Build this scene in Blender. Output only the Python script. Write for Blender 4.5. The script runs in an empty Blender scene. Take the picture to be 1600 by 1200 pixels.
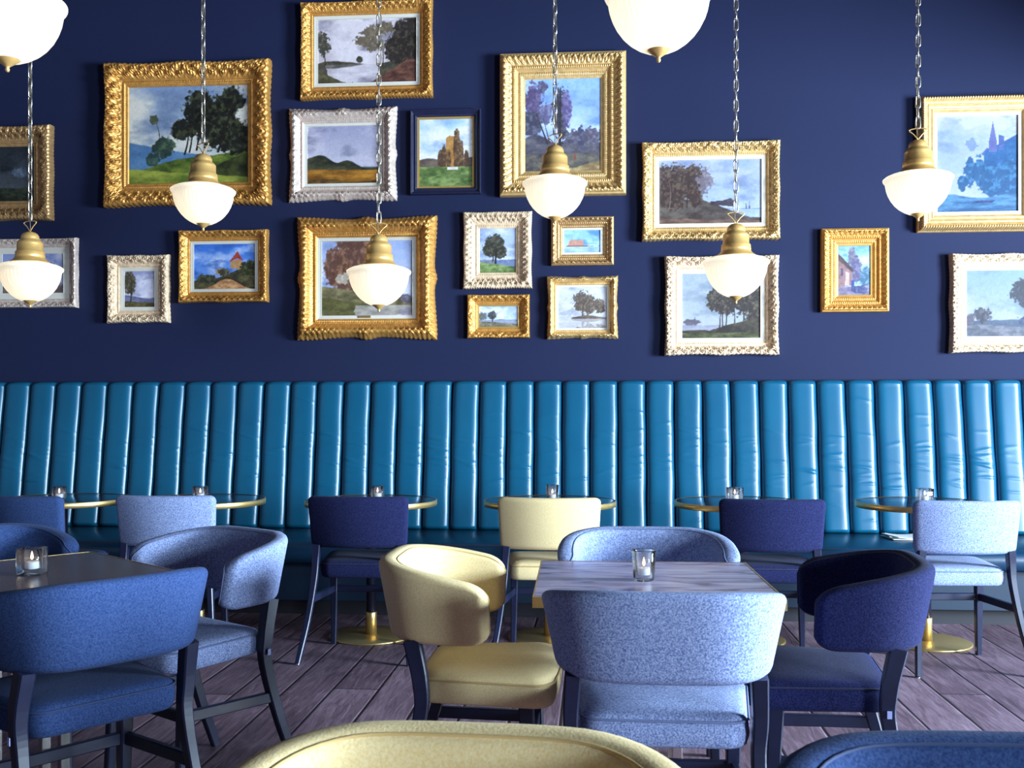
import bpy, bmesh, math, random
import numpy as np
from mathutils import Vector, Matrix

random.seed(7)
SC = bpy.context.scene
COL = SC.collection
PI = math.pi

# ------------------------------------------------------------------ camera frame (level camera, yawed a little left of the wall's normal)
EYE = 1.24
TH = math.atan(0.080)
FWD = (-math.sin(TH), math.cos(TH))
RGT = (math.cos(TH), math.sin(TH))
FPX, HOR = 1600.0, 642.0
WALL_Y = 6.92

def at(u, v, Y=None, z=None, D=None):
    """world point seen at pixel u,v at a known wall distance Y, height z or depth D"""
    a = (u - 800.0) / FPX
    b = (HOR - v) / FPX
    dx, dy = FWD[0] + a * RGT[0], FWD[1] + a * RGT[1]
    if Y is not None:
        t = Y / dy
    elif z is not None:
        t = (z - EYE) / b
    else:
        t = D
    return Vector((dx * t, dy * t, EYE + b * t))

# ------------------------------------------------------------------ materials
def lin(c):
    return tuple(((x / 255.0) / 12.92 if x / 255.0 <= 0.04045 else ((x / 255.0 + 0.055) / 1.055) ** 2.4) for x in c)

def mat_new(name):
    m = bpy.data.materials.new(name)
    m.use_nodes = True
    nt = m.node_tree
    b = nt.nodes['Principled BSDF']
    return m, nt, b

def N(nt, kind, **kw):
    n = nt.nodes.new(kind)
    for k, v in kw.items():
        setattr(n, k, v)
    return n

def simple(name, col, rough=0.5, metal=0.0, spec=0.5, coat=0.0, noise=0.0, nscale=8.0, bump=0.0, bscale=60.0):
    m, nt, b = mat_new(name)
    b.inputs['Base Color'].default_value = (*col, 1)
    b.inputs['Roughness'].default_value = rough
    b.inputs['Metallic'].default_value = metal
    b.inputs['Specular IOR Level'].default_value = spec
    b.inputs['Coat Weight'].default_value = coat
    tc = N(nt, 'ShaderNodeTexCoord')
    if noise:
        n = N(nt, 'ShaderNodeTexNoise')
        n.inputs['Scale'].default_value = nscale
        n.inputs['Detail'].default_value = 5
        nt.links.new(tc.outputs['Object'], n.inputs['Vector'])
        mx = N(nt, 'ShaderNodeMix', data_type='RGBA')
        mx.inputs[6].default_value = (*[c * (1 - noise) for c in col], 1)
        mx.inputs[7].default_value = (*[min(1, c * (1 + noise)) for c in col], 1)
        nt.links.new(n.outputs['Fac'], mx.inputs[0])
        nt.links.new(mx.outputs[2], b.inputs['Base Color'])
    if bump:
        n2 = N(nt, 'ShaderNodeTexNoise')
        n2.inputs['Scale'].default_value = bscale
        n2.inputs['Detail'].default_value = 4
        nt.links.new(tc.outputs['Object'], n2.inputs['Vector'])
        bp = N(nt, 'ShaderNodeBump')
        bp.inputs['Strength'].default_value = bump
        bp.inputs['Distance'].default_value = 0.004
        nt.links.new(n2.outputs['Fac'], bp.inputs['Height'])
        nt.links.new(bp.outputs['Normal'], b.inputs['Normal'])
    return m

def fabric(name, dark, light, scale=230.0, sheen=0.03, lo=0.36, hi=0.64):
    m, nt, b = mat_new(name)
    tc = N(nt, 'ShaderNodeTexCoord')
    n = N(nt, 'ShaderNodeTexNoise')
    n.inputs['Scale'].default_value = scale
    n.inputs['Detail'].default_value = 3
    n.inputs['Roughness'].default_value = 0.65
    nt.links.new(tc.outputs['Object'], n.inputs['Vector'])
    rp = N(nt, 'ShaderNodeValToRGB')
    rp.color_ramp.elements[0].position = lo
    rp.color_ramp.elements[1].position = hi
    rp.color_ramp.elements[0].color = (*dark, 1)
    rp.color_ramp.elements[1].color = (*light, 1)
    nt.links.new(n.outputs['Fac'], rp.inputs['Fac'])
    nt.links.new(rp.outputs['Color'], b.inputs['Base Color'])
    bp = N(nt, 'ShaderNodeBump')
    bp.inputs['Strength'].default_value = 0.35
    bp.inputs['Distance'].default_value = 0.002
    nt.links.new(n.outputs['Fac'], bp.inputs['Height'])
    nt.links.new(bp.outputs['Normal'], b.inputs['Normal'])
    b.inputs['Roughness'].default_value = 0.9
    b.inputs['Specular IOR Level'].default_value = 0.06
    b.inputs['Sheen Weight'].default_value = sheen
    b.inputs['Sheen Roughness'].default_value = 0.5
    return m

def emissive(name, col, strength, base=(0.8, 0.8, 0.8)):
    m, nt, b = mat_new(name)
    b.inputs['Base Color'].default_value = (*base, 1)
    b.inputs['Emission Color'].default_value = (*col, 1)
    b.inputs['Emission Strength'].default_value = strength
    return m

M = {}
M['wall'] = simple('navy_wall_paint', (0.0118, 0.0172, 0.059), rough=0.75, spec=0.25, noise=0.08, nscale=1.5, bump=0.06, bscale=140)
M['side_wall'] = simple('grey_side_paint', (0.10, 0.09, 0.11), rough=0.8)
M['ceiling'] = simple('dark_ceiling_paint', (0.03, 0.025, 0.035), rough=0.8)
M['window_frame'] = simple('white_window_paint', (0.7, 0.7, 0.7), rough=0.4)
M['leg'] = simple('navy_black_wood', (0.010, 0.013, 0.040), rough=0.38, spec=0.5, noise=0.3, nscale=25)
M['lightblue'] = fabric('light_blue_wool', (0.105, 0.155, 0.36), (0.43, 0.50, 0.74), lo=0.36, hi=0.64)
M['navy'] = fabric('navy_wool', (0.008, 0.009, 0.040), (0.026, 0.032, 0.105), lo=0.36, hi=0.66)
M['slate'] = fabric('slate_blue_wool', (0.018, 0.036, 0.115), (0.048, 0.085, 0.21), lo=0.34, hi=0.66)
M['yellow'] = fabric('pale_mustard_wool', (0.80, 0.57, 0.25), (0.91, 0.74, 0.43), lo=0.3, hi=0.7)
M['lightblue_piping'] = simple('light_blue_piping', (0.16, 0.20, 0.36), rough=0.85)
M['navy_piping'] = simple('navy_piping', (0.02, 0.022, 0.06), rough=0.85)
M['slate_piping'] = simple('slate_piping', (0.03, 0.05, 0.13), rough=0.85)
M['yellow_piping'] = simple('mustard_piping', (0.62, 0.42, 0.17), rough=0.85)
M['brass'] = simple('satin_brass', (0.80, 0.56, 0.22), rough=0.34, metal=0.9, bump=0.05, bscale=200)
M['lamp_brass'] = simple('brushed_lamp_brass', (1.0, 0.60, 0.20), rough=0.36, metal=0.6, bump=0.06, bscale=150)
M['chain'] = simple('pale_steel_chain', (0.78, 0.72, 0.62), rough=0.3, metal=1.0)
M['cord'] = simple('bronze_cord', (0.25, 0.18, 0.10), rough=0.5)
M['steel'] = simple('polished_nickel', (0.85, 0.82, 0.76), rough=0.2, metal=1.0)
M['wax'] = simple('white_wax', (0.85, 0.82, 0.78), rough=0.45)
M['flame'] = emissive('candle_flame', (1.0, 0.62, 0.25), 9.0)
M['paper'] = simple('white_paper', (0.85, 0.85, 0.85), rough=0.6)
M['tag'] = simple('pale_woven_tag', (0.45, 0.50, 0.85), rough=0.7)
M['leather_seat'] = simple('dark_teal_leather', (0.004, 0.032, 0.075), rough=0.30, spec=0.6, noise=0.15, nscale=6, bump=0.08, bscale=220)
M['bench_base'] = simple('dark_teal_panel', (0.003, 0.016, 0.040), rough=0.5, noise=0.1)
M['toe'] = simple('black_toe_kick', (0.012, 0.010, 0.016), rough=0.6)
M['mirror_top'] = simple('dark_polished_stone', (0.045, 0.040, 0.060), rough=0.09, spec=0.7, noise=0.45, nscale=9)
M['tile_top'] = simple('dark_brown_polished_stone', (0.14, 0.078, 0.062), rough=0.22, spec=0.4, noise=0.4, nscale=12)
M['cream_liner'] = simple('cream_linen_slip', (0.78, 0.72, 0.62), rough=0.7, noise=0.06, nscale=80)
M['gilt_liner'] = simple('gilt_slip', (0.70, 0.42, 0.12), rough=0.4, metal=0.5)
M['back_board'] = simple('brown_backing_board', (0.06, 0.03, 0.02), rough=0.8)

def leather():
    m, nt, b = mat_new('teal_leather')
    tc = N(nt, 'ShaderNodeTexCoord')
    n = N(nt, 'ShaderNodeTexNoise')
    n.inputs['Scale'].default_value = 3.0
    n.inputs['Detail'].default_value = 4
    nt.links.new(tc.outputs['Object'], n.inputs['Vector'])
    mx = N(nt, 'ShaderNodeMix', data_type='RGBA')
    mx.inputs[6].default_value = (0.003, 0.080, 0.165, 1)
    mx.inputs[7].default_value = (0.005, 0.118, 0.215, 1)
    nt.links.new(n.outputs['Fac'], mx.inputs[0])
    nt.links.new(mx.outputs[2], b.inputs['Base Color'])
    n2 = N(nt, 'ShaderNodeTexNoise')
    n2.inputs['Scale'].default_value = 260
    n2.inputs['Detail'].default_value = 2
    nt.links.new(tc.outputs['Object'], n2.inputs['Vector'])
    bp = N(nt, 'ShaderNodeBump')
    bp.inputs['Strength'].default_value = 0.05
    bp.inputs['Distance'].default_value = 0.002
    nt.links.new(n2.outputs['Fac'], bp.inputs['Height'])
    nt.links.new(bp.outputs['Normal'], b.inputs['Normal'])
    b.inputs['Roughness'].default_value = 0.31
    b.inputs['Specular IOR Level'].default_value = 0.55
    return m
M['leather'] = leather()

def marble():
    m, nt, b = mat_new('lilac_grey_marble')
    tc = N(nt, 'ShaderNodeTexCoord')
    mp = N(nt, 'ShaderNodeMapping')
    mp.inputs['Scale'].default_value = (2.2, 9.0, 1)
    mp.inputs['Rotation'].default_value = (0, 0, 0.12)
    nt.links.new(tc.outputs['Object'], mp.inputs['Vector'])
    n = N(nt, 'ShaderNodeTexNoise')
    n.inputs['Scale'].default_value = 2.2
    n.inputs['Detail'].default_value = 8
    n.inputs['Distortion'].default_value = 0.8
    nt.links.new(mp.outputs['Vector'], n.inputs['Vector'])
    rp = N(nt, 'ShaderNodeValToRGB')
    e = rp.color_ramp.elements
    e[0].position, e[0].color = 0.33, (0.17, 0.095, 0.13, 1)
    e[1].position, e[1].color = 0.66, (0.74, 0.62, 0.76, 1)
    k = e.new(0.47); k.color = (0.48, 0.38, 0.54, 1)
    nt.links.new(n.outputs['Fac'], rp.inputs['Fac'])
    nt.links.new(rp.outputs['Color'], b.inputs['Base Color'])
    b.inputs['Roughness'].default_value = 0.22
    b.inputs['Specular IOR Level'].default_value = 0.6
    return m
M['marble'] = marble()

def planks():
    m, nt, b = mat_new('worn_floor_planks')
    tc = N(nt, 'ShaderNodeTexCoord')
    sep = N(nt, 'ShaderNodeSeparateXYZ')
    nt.links.new(tc.outputs['Object'], sep.inputs[0])
    def mth(op, a, bb=None, c=None):
        x = N(nt, 'ShaderNodeMath', operation=op)
        for i, v in enumerate((a, bb, c)):
            if v is None: continue
            if isinstance(v, (int, float)): x.inputs[i].default_value = v
            else: nt.links.new(v, x.inputs[i])
        return x.outputs[0]
    W = 0.205
    px = mth('DIVIDE', mth('ADD', sep.outputs['X'], 10.0 - 0.025), W)
    idx = mth('FLOOR', px)
    fx = mth('FRACT', px)
    wn = N(nt, 'ShaderNodeTexWhiteNoise', noise_dimensions='1D')
    nt.links.new(idx, wn.inputs['W'])
    # joints across each plank at random offsets
    py = mth('DIVIDE', mth('ADD', sep.outputs['Y'], mth('MULTIPLY', wn.outputs['Value'], 3.0)), 2.4)
    fy = mth('FRACT', mth('ADD', py, 10.0))
    iy = mth('FLOOR', mth('ADD', py, 10.0))
    wn2 = N(nt, 'ShaderNodeTexWhiteNoise', noise_dimensions='2D')
    cb = N(nt, 'ShaderNodeCombineXYZ')
    nt.links.new(idx, cb.inputs[0]); nt.links.new(iy, cb.inputs[1])
    nt.links.new(cb.outputs[0], wn2.inputs['Vector'])
    # grain
    cv = N(nt, 'ShaderNodeCombineXYZ')
    nt.links.new(mth('MULTIPLY', sep.outputs['X'], 9.0), cv.inputs[0])
    nt.links.new(mth('ADD', mth('MULTIPLY', sep.outputs['Y'], 1.0), mth('MULTIPLY', wn2.outputs['Value'], 31.0)), cv.inputs[1])
    g = N(nt, 'ShaderNodeTexNoise')
    g.inputs['Scale'].default_value = 4.0; g.inputs['Detail'].default_value = 9; g.inputs['Roughness'].default_value = 0.7
    g.inputs['Distortion'].default_value = 1.1
    nt.links.new(cv.outputs[0], g.inputs['Vector'])
    g2 = N(nt, 'ShaderNodeTexNoise')
    g2.inputs['Scale'].default_value = 3.0; g2.inputs['Detail'].default_value = 6
    nt.links.new(tc.outputs['Object'], g2.inputs['Vector'])
    f = mth('ADD', mth('MULTIPLY', g.outputs['Fac'], 0.7), mth('ADD', mth('MULTIPLY', wn2.outputs['Value'], 0.14), mth('MULTIPLY', g2.outputs['Fac'], 0.22)))
    rp = N(nt, 'ShaderNodeValToRGB')
    e = rp.color_ramp.elements
    e[0].position, e[0].color = 0.34, (0.052, 0.030, 0.044, 1)
    e[1].position, e[1].color = 0.74, (0.36, 0.25, 0.31, 1)
    k = e.new(0.52); k.color = (0.165, 0.102, 0.135, 1)
    nt.links.new(f, rp.inputs['Fac'])
    # seams
    ed = mth('MINIMUM', fx, mth('SUBTRACT', 1.0, fx))
    seam = mth('LESS_THAN', ed, 0.016)
    seam2 = mth('LESS_THAN', mth('MINIMUM', fy, mth('SUBTRACT', 1.0, fy)), 0.0016)
    sm = mth('MAXIMUM', seam, seam2)
    mx = N(nt, 'ShaderNodeMix', data_type='RGBA')
    nt.links.new(sm, mx.inputs[0])
    nt.links.new(rp.outputs['Color'], mx.inputs[6])
    mx.inputs[7].default_value = (0.012, 0.008, 0.010, 1)
    nt.links.new(mx.outputs[2], b.inputs['Base Color'])
    h = mth('SUBTRACT', mth('MULTIPLY', g.outputs['Fac'], 0.6), mth('MULTIPLY', mth('SUBTRACT', 1.0, mth('MINIMUM', mth('MULTIPLY', ed, 22.0), 1.0)), 1.0))
    bp = N(nt, 'ShaderNodeBump')
    bp.inputs['Strength'].default_value = 0.5
    bp.inputs['Distance'].default_value = 0.006
    nt.links.new(h, bp.inputs['Height'])
    nt.links.new(bp.outputs['Normal'], b.inputs['Normal'])
    b.inputs['Roughness'].default_value = 0.55
    b.inputs['Specular IOR Level'].default_value = 0.35
    return m
M['floor'] = planks()

def votive_glass():
    """thin clear glass: see-through with a Fresnel reflection and a faint milky body"""
    m, nt, b = mat_new('clear_votive_glass')
    out = nt.nodes['Material Output']
    tp = N(nt, 'ShaderNodeBsdfTransparent'); tp.inputs['Color'].default_value = (0.95, 0.97, 1, 1)
    gl = N(nt, 'ShaderNodeBsdfGlossy'); gl.inputs['Roughness'].default_value = 0.06
    df = N(nt, 'ShaderNodeBsdfTranslucent'); df.inputs['Color'].default_value = (0.9, 0.93, 1, 1)
    fr = N(nt, 'ShaderNodeLayerWeight'); fr.inputs['Blend'].default_value = 0.22
    m0 = N(nt, 'ShaderNodeMixShader'); m0.inputs[0].default_value = 0.2
    nt.links.new(tp.outputs[0], m0.inputs[1]); nt.links.new(df.outputs[0], m0.inputs[2])
    m1 = N(nt, 'ShaderNodeMixShader')
    nt.links.new(fr.outputs[0], m1.inputs[0]); nt.links.new(m0.outputs[0], m1.inputs[1]); nt.links.new(gl.outputs[0], m1.inputs[2])
    nt.links.new(m1.outputs[0], out.inputs['Surface'])
    return m
M['votive_glass'] = votive_glass()

def lamp_glass():
    """prismatic opal glass, lit from the bulb inside and scattering light through its own body"""
    m, nt, b = mat_new('ribbed_opal_glass')
    out = nt.nodes['Material Output']
    tr = N(nt, 'ShaderNodeBsdfTranslucent')
    tr.inputs['Color'].default_value = (1.0, 0.95, 0.86, 1)
    em = N(nt, 'ShaderNodeEmission')
    em.inputs['Color'].default_value = (1.0, 0.90, 0.70, 1)
    em.inputs['Strength'].default_value = 0.10
    b.inputs['Base Color'].default_value = (0.9, 0.88, 0.84, 1)
    b.inputs['Roughness'].default_value = 0.15
    mx = N(nt, 'ShaderNodeMixShader'); mx.inputs[0].default_value = 0.35
    nt.links.new(tr.outputs[0], mx.inputs[1]); nt.links.new(b.outputs[0], mx.inputs[2])
    ad = N(nt, 'ShaderNodeAddShader')
    nt.links.new(mx.outputs[0], ad.inputs[0]); nt.links.new(em.outputs[0], ad.inputs[1])
    nt.links.new(ad.outputs[0], out.inputs['Surface'])
    return m
M['lamp_glass'] = lamp_glass()
M['bulb'] = emissive('lamp_bulb', (1.0, 0.85, 0.60), 8.0)

def painted(name):
    m, nt, b = mat_new(name)
    a = N(nt, 'ShaderNodeAttribute', attribute_name='paint')
    tc = N(nt, 'ShaderNodeTexCoord')
    n = N(nt, 'ShaderNodeTexNoise')
    n.inputs['Scale'].default_value = 90; n.inputs['Detail'].default_value = 3
    nt.links.new(tc.outputs['Object'], n.inputs['Vector'])
    bp = N(nt, 'ShaderNodeBump'); bp.inputs['Strength'].default_value = 0.25; bp.inputs['Distance'].default_value = 0.003
    nt.links.new(n.outputs['Fac'], bp.inputs['Height'])
    nt.links.new(bp.outputs['Normal'], b.inputs['Normal'])
    nt.links.new(a.outputs['Color'], b.inputs['Base Color'])
    b.inputs['Roughness'].default_value = 0.5
    b.inputs['Specular IOR Level'].default_value = 0.3
    return m
M['oil_paint'] = painted('oil_paint')

def gilt(name, col, rough=0.42, metal=0.55):
    m, nt, b = mat_new(name)
    tc = N(nt, 'ShaderNodeTexCoord')
    n = N(nt, 'ShaderNodeTexNoise')
    n.inputs['Scale'].default_value = 34; n.inputs['Detail'].default_value = 6
    nt.links.new(tc.outputs['Object'], n.inputs['Vector'])
    rp = N(nt, 'ShaderNodeValToRGB')
    e = rp.color_ramp.elements
    e[0].position, e[0].color = 0.35, (*[c * 0.80 for c in col], 1)
    e[1].position, e[1].color = 0.62, (*[min(1, c * 1.06) for c in col], 1)
    nt.links.new(n.outputs['Fac'], rp.inputs['Fac'])
    nt.links.new(rp.outputs['Color'], b.inputs['Base Color'])
    b.inputs['Roughness'].default_value = rough
    b.inputs['Metallic'].default_value = metal
    b.inputs['Specular IOR Level'].default_value = 0.5
    return m
M['gold'] = gilt('antique_gold_leaf', (0.88, 0.42, 0.10))
M['bright_gold'] = gilt('pale_gold_leaf', (0.95, 0.60, 0.24))
M['cream_gold'] = gilt('washed_cream_gilding', (0.92, 0.66, 0.43), rough=0.45, metal=0.0)
M['silver_gold'] = gilt('silvered_gilding', (0.80, 0.62, 0.52), rough=0.4, metal=0.2)
M['bronze_gold'] = gilt('brown_gold_leaf', (0.66, 0.38, 0.16))
M['navy_frame'] = gilt('black_lacquer_frame', (0.020, 0.022, 0.060), rough=0.3, metal=0.0)

# ------------------------------------------------------------------ mesh helpers
class MB:
    def __init__(s):
        s.v = []; s.f = []; s.sm = []
    def add(s, v, f, smooth=True):
        o = len(s.v)
        s.v.extend([tuple(p) for p in v])
        s.f.extend([tuple(i + o for i in q) for q in f])
        s.sm.extend([smooth] * len(f))
    def grid(s, P, closed_u=False, closed_v=False, smooth=True, flip=False):
        """P: array (nu, nv, 3)"""
        P = np.asarray(P, float); nu, nv = P.shape[:2]
        f = []
        for i in range(nu if closed_u else nu - 1):
            for j in range(nv if closed_v else nv - 1):
                a = i * nv + j; b = ((i + 1) % nu) * nv + j
                c = ((i + 1) % nu) * nv + (j + 1) % nv; d = i * nv + (j + 1) % nv
                f.append((d, c, b, a) if flip else (a, b, c, d))
        s.add(P.reshape(-1, 3), f, smooth)
    def box(s, lo, hi, bevel=0.0, rot=0.0, pivot=(0, 0)):
        bm = bmesh.new()
        bmesh.ops.create_cube(bm, size=1.0)
        c = [(a + b) / 2 for a, b in zip(lo, hi)]; d = [abs(b - a) for a, b in zip(lo, hi)]
        for v in bm.verts:
            v.co = Vector((c[0] + v.co.x * d[0], c[1] + v.co.y * d[1], c[2] + v.co.z * d[2]))
        if bevel > 0:
            bmesh.ops.bevel(bm, geom=list(bm.edges), offset=bevel, segments=2, affect='EDGES', profile=0.5)
        if rot:
            bmesh.ops.rotate(bm, verts=bm.verts, cent=(pivot[0], pivot[1], 0), matrix=Matrix.Rotation(rot, 3, 'Z'))
        bm.verts.index_update()
        s.add([v.co[:] for v in bm.verts], [[v.index for v in f.verts] for f in bm.faces], False)
        bm.free()
    def lathe(s, prof, seg=32, c=(0, 0, 0), rib=None):
        """prof: [(r,z)...]; r may be 0 at the ends"""
        P = []
        for k in range(seg):
            a = 2 * PI * k / seg
            row = []
            for i, (r, z) in enumerate(prof):
                rr = r * (1 + (rib(a, i) if rib else 0))
                row.append((c[0] + rr * math.cos(a), c[1] + rr * math.sin(a), c[2] + z))
            P.append(row)
        s.grid(P, closed_u=True)
    def sweep(s, path, sec, closed=False, smooth=True, up=None, cap=True):
        """sec(i) -> list of (a,b) offsets in the frame's two normals"""
        path = [Vector(p) for p in path]; n = len(path)
        rows = []; ref = None
        for i in range(n):
            if closed:
                t = (path[(i + 1) % n] - path[i - 1]).normalized()
            else:
                t = (path[min(i + 1, n - 1)] - path[max(i - 1, 0)]).normalized()
            if ref is None:
                r0 = Vector(up) if up is not None else (Vector((0, 0, 1)) if abs(t.z) < 0.9 else Vector((1, 0, 0)))
                ref = r0
            a = (ref - t * ref.dot(t)).normalized()
            b = t.cross(a)
            if up is None: ref = a
            rows.append([path[i] + a * p + b * q for p, q in sec(i)])
        m = len(rows[0])
        s.grid([[tuple(p) for p in r] for r in rows], closed_u=closed, closed_v=True, smooth=smooth)
        if cap and not closed:
            o = len(s.v) - n * m
            s.f.append(tuple(o + k for k in range(m))); s.sm.append(False)
            s.f.append(tuple(o + (n - 1) * m + k for k in reversed(range(m)))); s.sm.append(False)
    def tube(s, path, r, seg=6, closed=False):
        s.sweep(path, lambda i: [(r * math.cos(2 * PI * k / seg), r * math.sin(2 * PI * k / seg)) for k in range(seg)], closed=closed)
    def build(s, name, mat, parent=None, autosmooth=None, loc=None):
        me = bpy.data.meshes.new(name)
        me.from_pydata(s.v, [], s.f)
        me.polygons.foreach_set('use_smooth', s.sm)
        me.materials.append(mat)
        bm = bmesh.new(); bm.from_mesh(me)
        bmesh.ops.recalc_face_normals(bm, faces=bm.faces)
        bm.to_mesh(me); bm.free()
        me.update()
        o = bpy.data.objects.new(name, me)
        COL.objects.link(o)
        if parent is not None: o.parent = parent
        if loc is not None: o.location = loc
        return o

def tag(o, label=None, cat=None, group=None, kind=None):
    if label: o['label'] = label
    if cat: o['category'] = cat
    if group: o['group'] = group
    if kind: o['kind'] = kind
    return o

def thing(name, label, cat, loc=(0, 0, 0), rz=0.0, group=None):
    o = bpy.data.objects.new(name, None)
    COL.objects.link(o)
    o.location = loc; o.rotation_euler = (0, 0, rz)
    return tag(o, label, cat, group)

KIDS = {}
def dup(root, loc, rz, label, group=None):
    r = root.copy(); COL.objects.link(r)
    r.location = loc; r.rotation_euler = (0, 0, rz)
    tag(r, label, None, group)
    for ch in list(root.children):
        c = ch.copy(); COL.objects.link(c); c.parent = r
        for g in list(ch.children):
            d = g.copy(); COL.objects.link(d); d.parent = c
    return r

def rect_sec(w, d, ch=0.004):
    a, b = w / 2, d / 2
    return [(-a + ch, -b), (a - ch, -b), (a, -b + ch), (a, b - ch), (a - ch, b), (-a + ch, b), (-a, b - ch), (-a, -b + ch)]

# ------------------------------------------------------------------ setting
def plain(name, lo, hi, mat):
    m = MB(); m.box(lo, hi); return tag(m.build(name, mat), kind='structure')
XL, XR, YB, ZC = -5.4, 6.6, -5.6, 4.62
plain('floor', (XL - 0.2, YB - 0.4, -0.12), (XR + 0.2, WALL_Y + 0.2, 0), M['floor'])
plain('ceiling', (XL - 0.2, YB - 0.4, ZC), (XR + 0.2, WALL_Y + 0.2, ZC + 0.12), M['ceiling'])
plain('wall_back', (XL - 0.2, WALL_Y, 0), (XR + 0.2, WALL_Y + 0.2, ZC), M['wall'])
plain('wall_left', (XL - 0.2, YB - 0.4, 0), (XL, WALL_Y, ZC), M['side_wall'])
WIN = [(-4.0, -2.0), (1.6, 3.6)]
WZ0, WZ1 = 0.75, 2.75
m = MB()
ys = [YB - 0.4, WIN[0][0], WIN[0][1], WIN[1][0], WIN[1][1], WALL_Y]
m.box((XR, ys[0], 0), (XR + 0.2, ys[1], ZC)); m.box((XR, ys[2], 0), (XR + 0.2, ys[3], ZC)); m.box((XR, ys[4], 0), (XR + 0.2, ys[5], ZC))
for a, b in WIN:
    m.box((XR, a, 0), (XR + 0.2, b, WZ0)); m.box((XR, a, WZ1), (XR + 0.2, b, ZC))
tag(m.build('wall_right', M['side_wall']), kind='structure')
for k, (a, b) in enumerate(WIN):
    m = MB()
    for y0, y1, z0, z1 in ((a, a + 0.07, WZ0, WZ1), (b - 0.07, b, WZ0, WZ1), (a, b, WZ0, WZ0 + 0.07), (a, b, WZ1 - 0.07, WZ1),
                           ((a + b) / 2 - 0.03, (a + b) / 2 + 0.03, WZ0, WZ1), (a, b, 1.95, 1.99)):
        m.box((XR + 0.06, y0, z0), (XR + 0.13, y1, z1))
    tag(m.build('window_%d' % (k + 1), M['window_frame']), kind='structure')

plain('shading_bulkhead_1', (4.0, YB - 0.4, 3.06), (XR, WALL_Y, ZC), M['ceiling'])  # unseen bulkhead, added to darken the top right of the back wall

# ------------------------------------------------------------------ banquette
BX0, BX1 = XL + 0.02, 5.0
bq = thing('banquette', 'long teal leather banquette with tall channel-tufted back along the navy wall', 'banquette', (0, 0, 0))
prof = [(6.915, 1.418, 0.0), (6.905, 1.430, 0.15), (6.885, 1.435, 0.45), (6.865, 1.428, 0.8), (6.853, 1.412, 1.0)]
nz = 150
for i in range(1, nz + 1):
    t = i / nz
    prof.append((6.853 - 0.135 * t, 1.412 - 0.932 * t, 1.0))
prof += [(6.716, 0.466, 0.75), (6.725, 0.455, 0.4), (6.75, 0.448, 0.1)]
pitch = 0.1845
x_seam = at(835.3, 600, Y=6.85).x
k0 = math.ceil((BX0 - x_seam) / pitch); k1 = math.ceil((BX1 - x_seam) / pitch)
rng = np.random.RandomState(5)
na = 19
m = MB()
prof = np.array(prof)
for k in range(k0, k1):
    xa = x_seam + k * pitch
    t = 0.5 - 0.5 * np.cos(PI * np.linspace(0, 1, na)); t = 0.6 * t + 0.4 * np.linspace(0, 1, na)
    bul = 0.050 * (1 - np.abs(2 * t - 1) ** 4.5) ** 0.55
    Z = prof[:, 1]
    wob = 0.0014 * np.sin(Z * 9 + k * 1.7) + 0.0009 * np.sin(Z * 21 + k)
    P = np.zeros((na, len(prof), 3))
    disp = np.zeros((na, len(prof)))
    nw = rng.randint(5, 15)
    for _ in range(nw):
        z0 = rng.normal(0.93, 0.13); sl = rng.normal(0, 0.02) - 0.01; am = rng.uniform(0.0010, 0.0036)
        wd = rng.uniform(0.005, 0.010); tc = rng.uniform(0.25, 0.9); ts = rng.uniform(0.2, 0.5)
        for i in range(na):
            zz = z0 + sl * (t[i] - 0.5) + 0.008 * math.sin(3 * t[i] + z0 * 30)
            disp[i] += am * np.exp(-((Z - zz) / wd) ** 2) * math.exp(-((t[i] - tc) / ts) ** 2)
    for i in range(na):
        P[i, :, 0] = xa + t[i] * pitch + wob * (1 if 0 < i < na - 1 else 1)
        P[i, :, 1] = prof[:, 0] - prof[:, 2] * (bul[i] + disp[i] * min(1, 6 * t[i] * (1 - t[i])))
        P[i, :, 2] = prof[:, 1] + (0.010 * (1 - abs(2 * t[i] - 1) ** 2.5)) * np.where(Z > 1.40, 1, 0)
    m.grid(P)
m.build('backrest', M['leather'], bq)
# seat with a rolled front edge
sp = [(6.80, 0.330), (5.99, 0.330), (5.965, 0.345), (5.955, 0.375), (5.957, 0.415), (5.975, 0.445), (6.01, 0.458), (6.35, 0.463), (6.80, 0.458)]
m = MB()
xs = np.linspace(BX0, BX1, 60)
m.grid([[(x, y, z) for y, z in sp] for x in xs], closed_v=True)
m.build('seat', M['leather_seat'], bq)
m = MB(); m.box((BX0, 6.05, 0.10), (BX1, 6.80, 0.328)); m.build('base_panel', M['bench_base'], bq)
m = MB(); m.box((BX0, 6.14, 0.0), (BX1, 6.80, 0.099)); m.build('plinth', M['toe'], bq)

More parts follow.
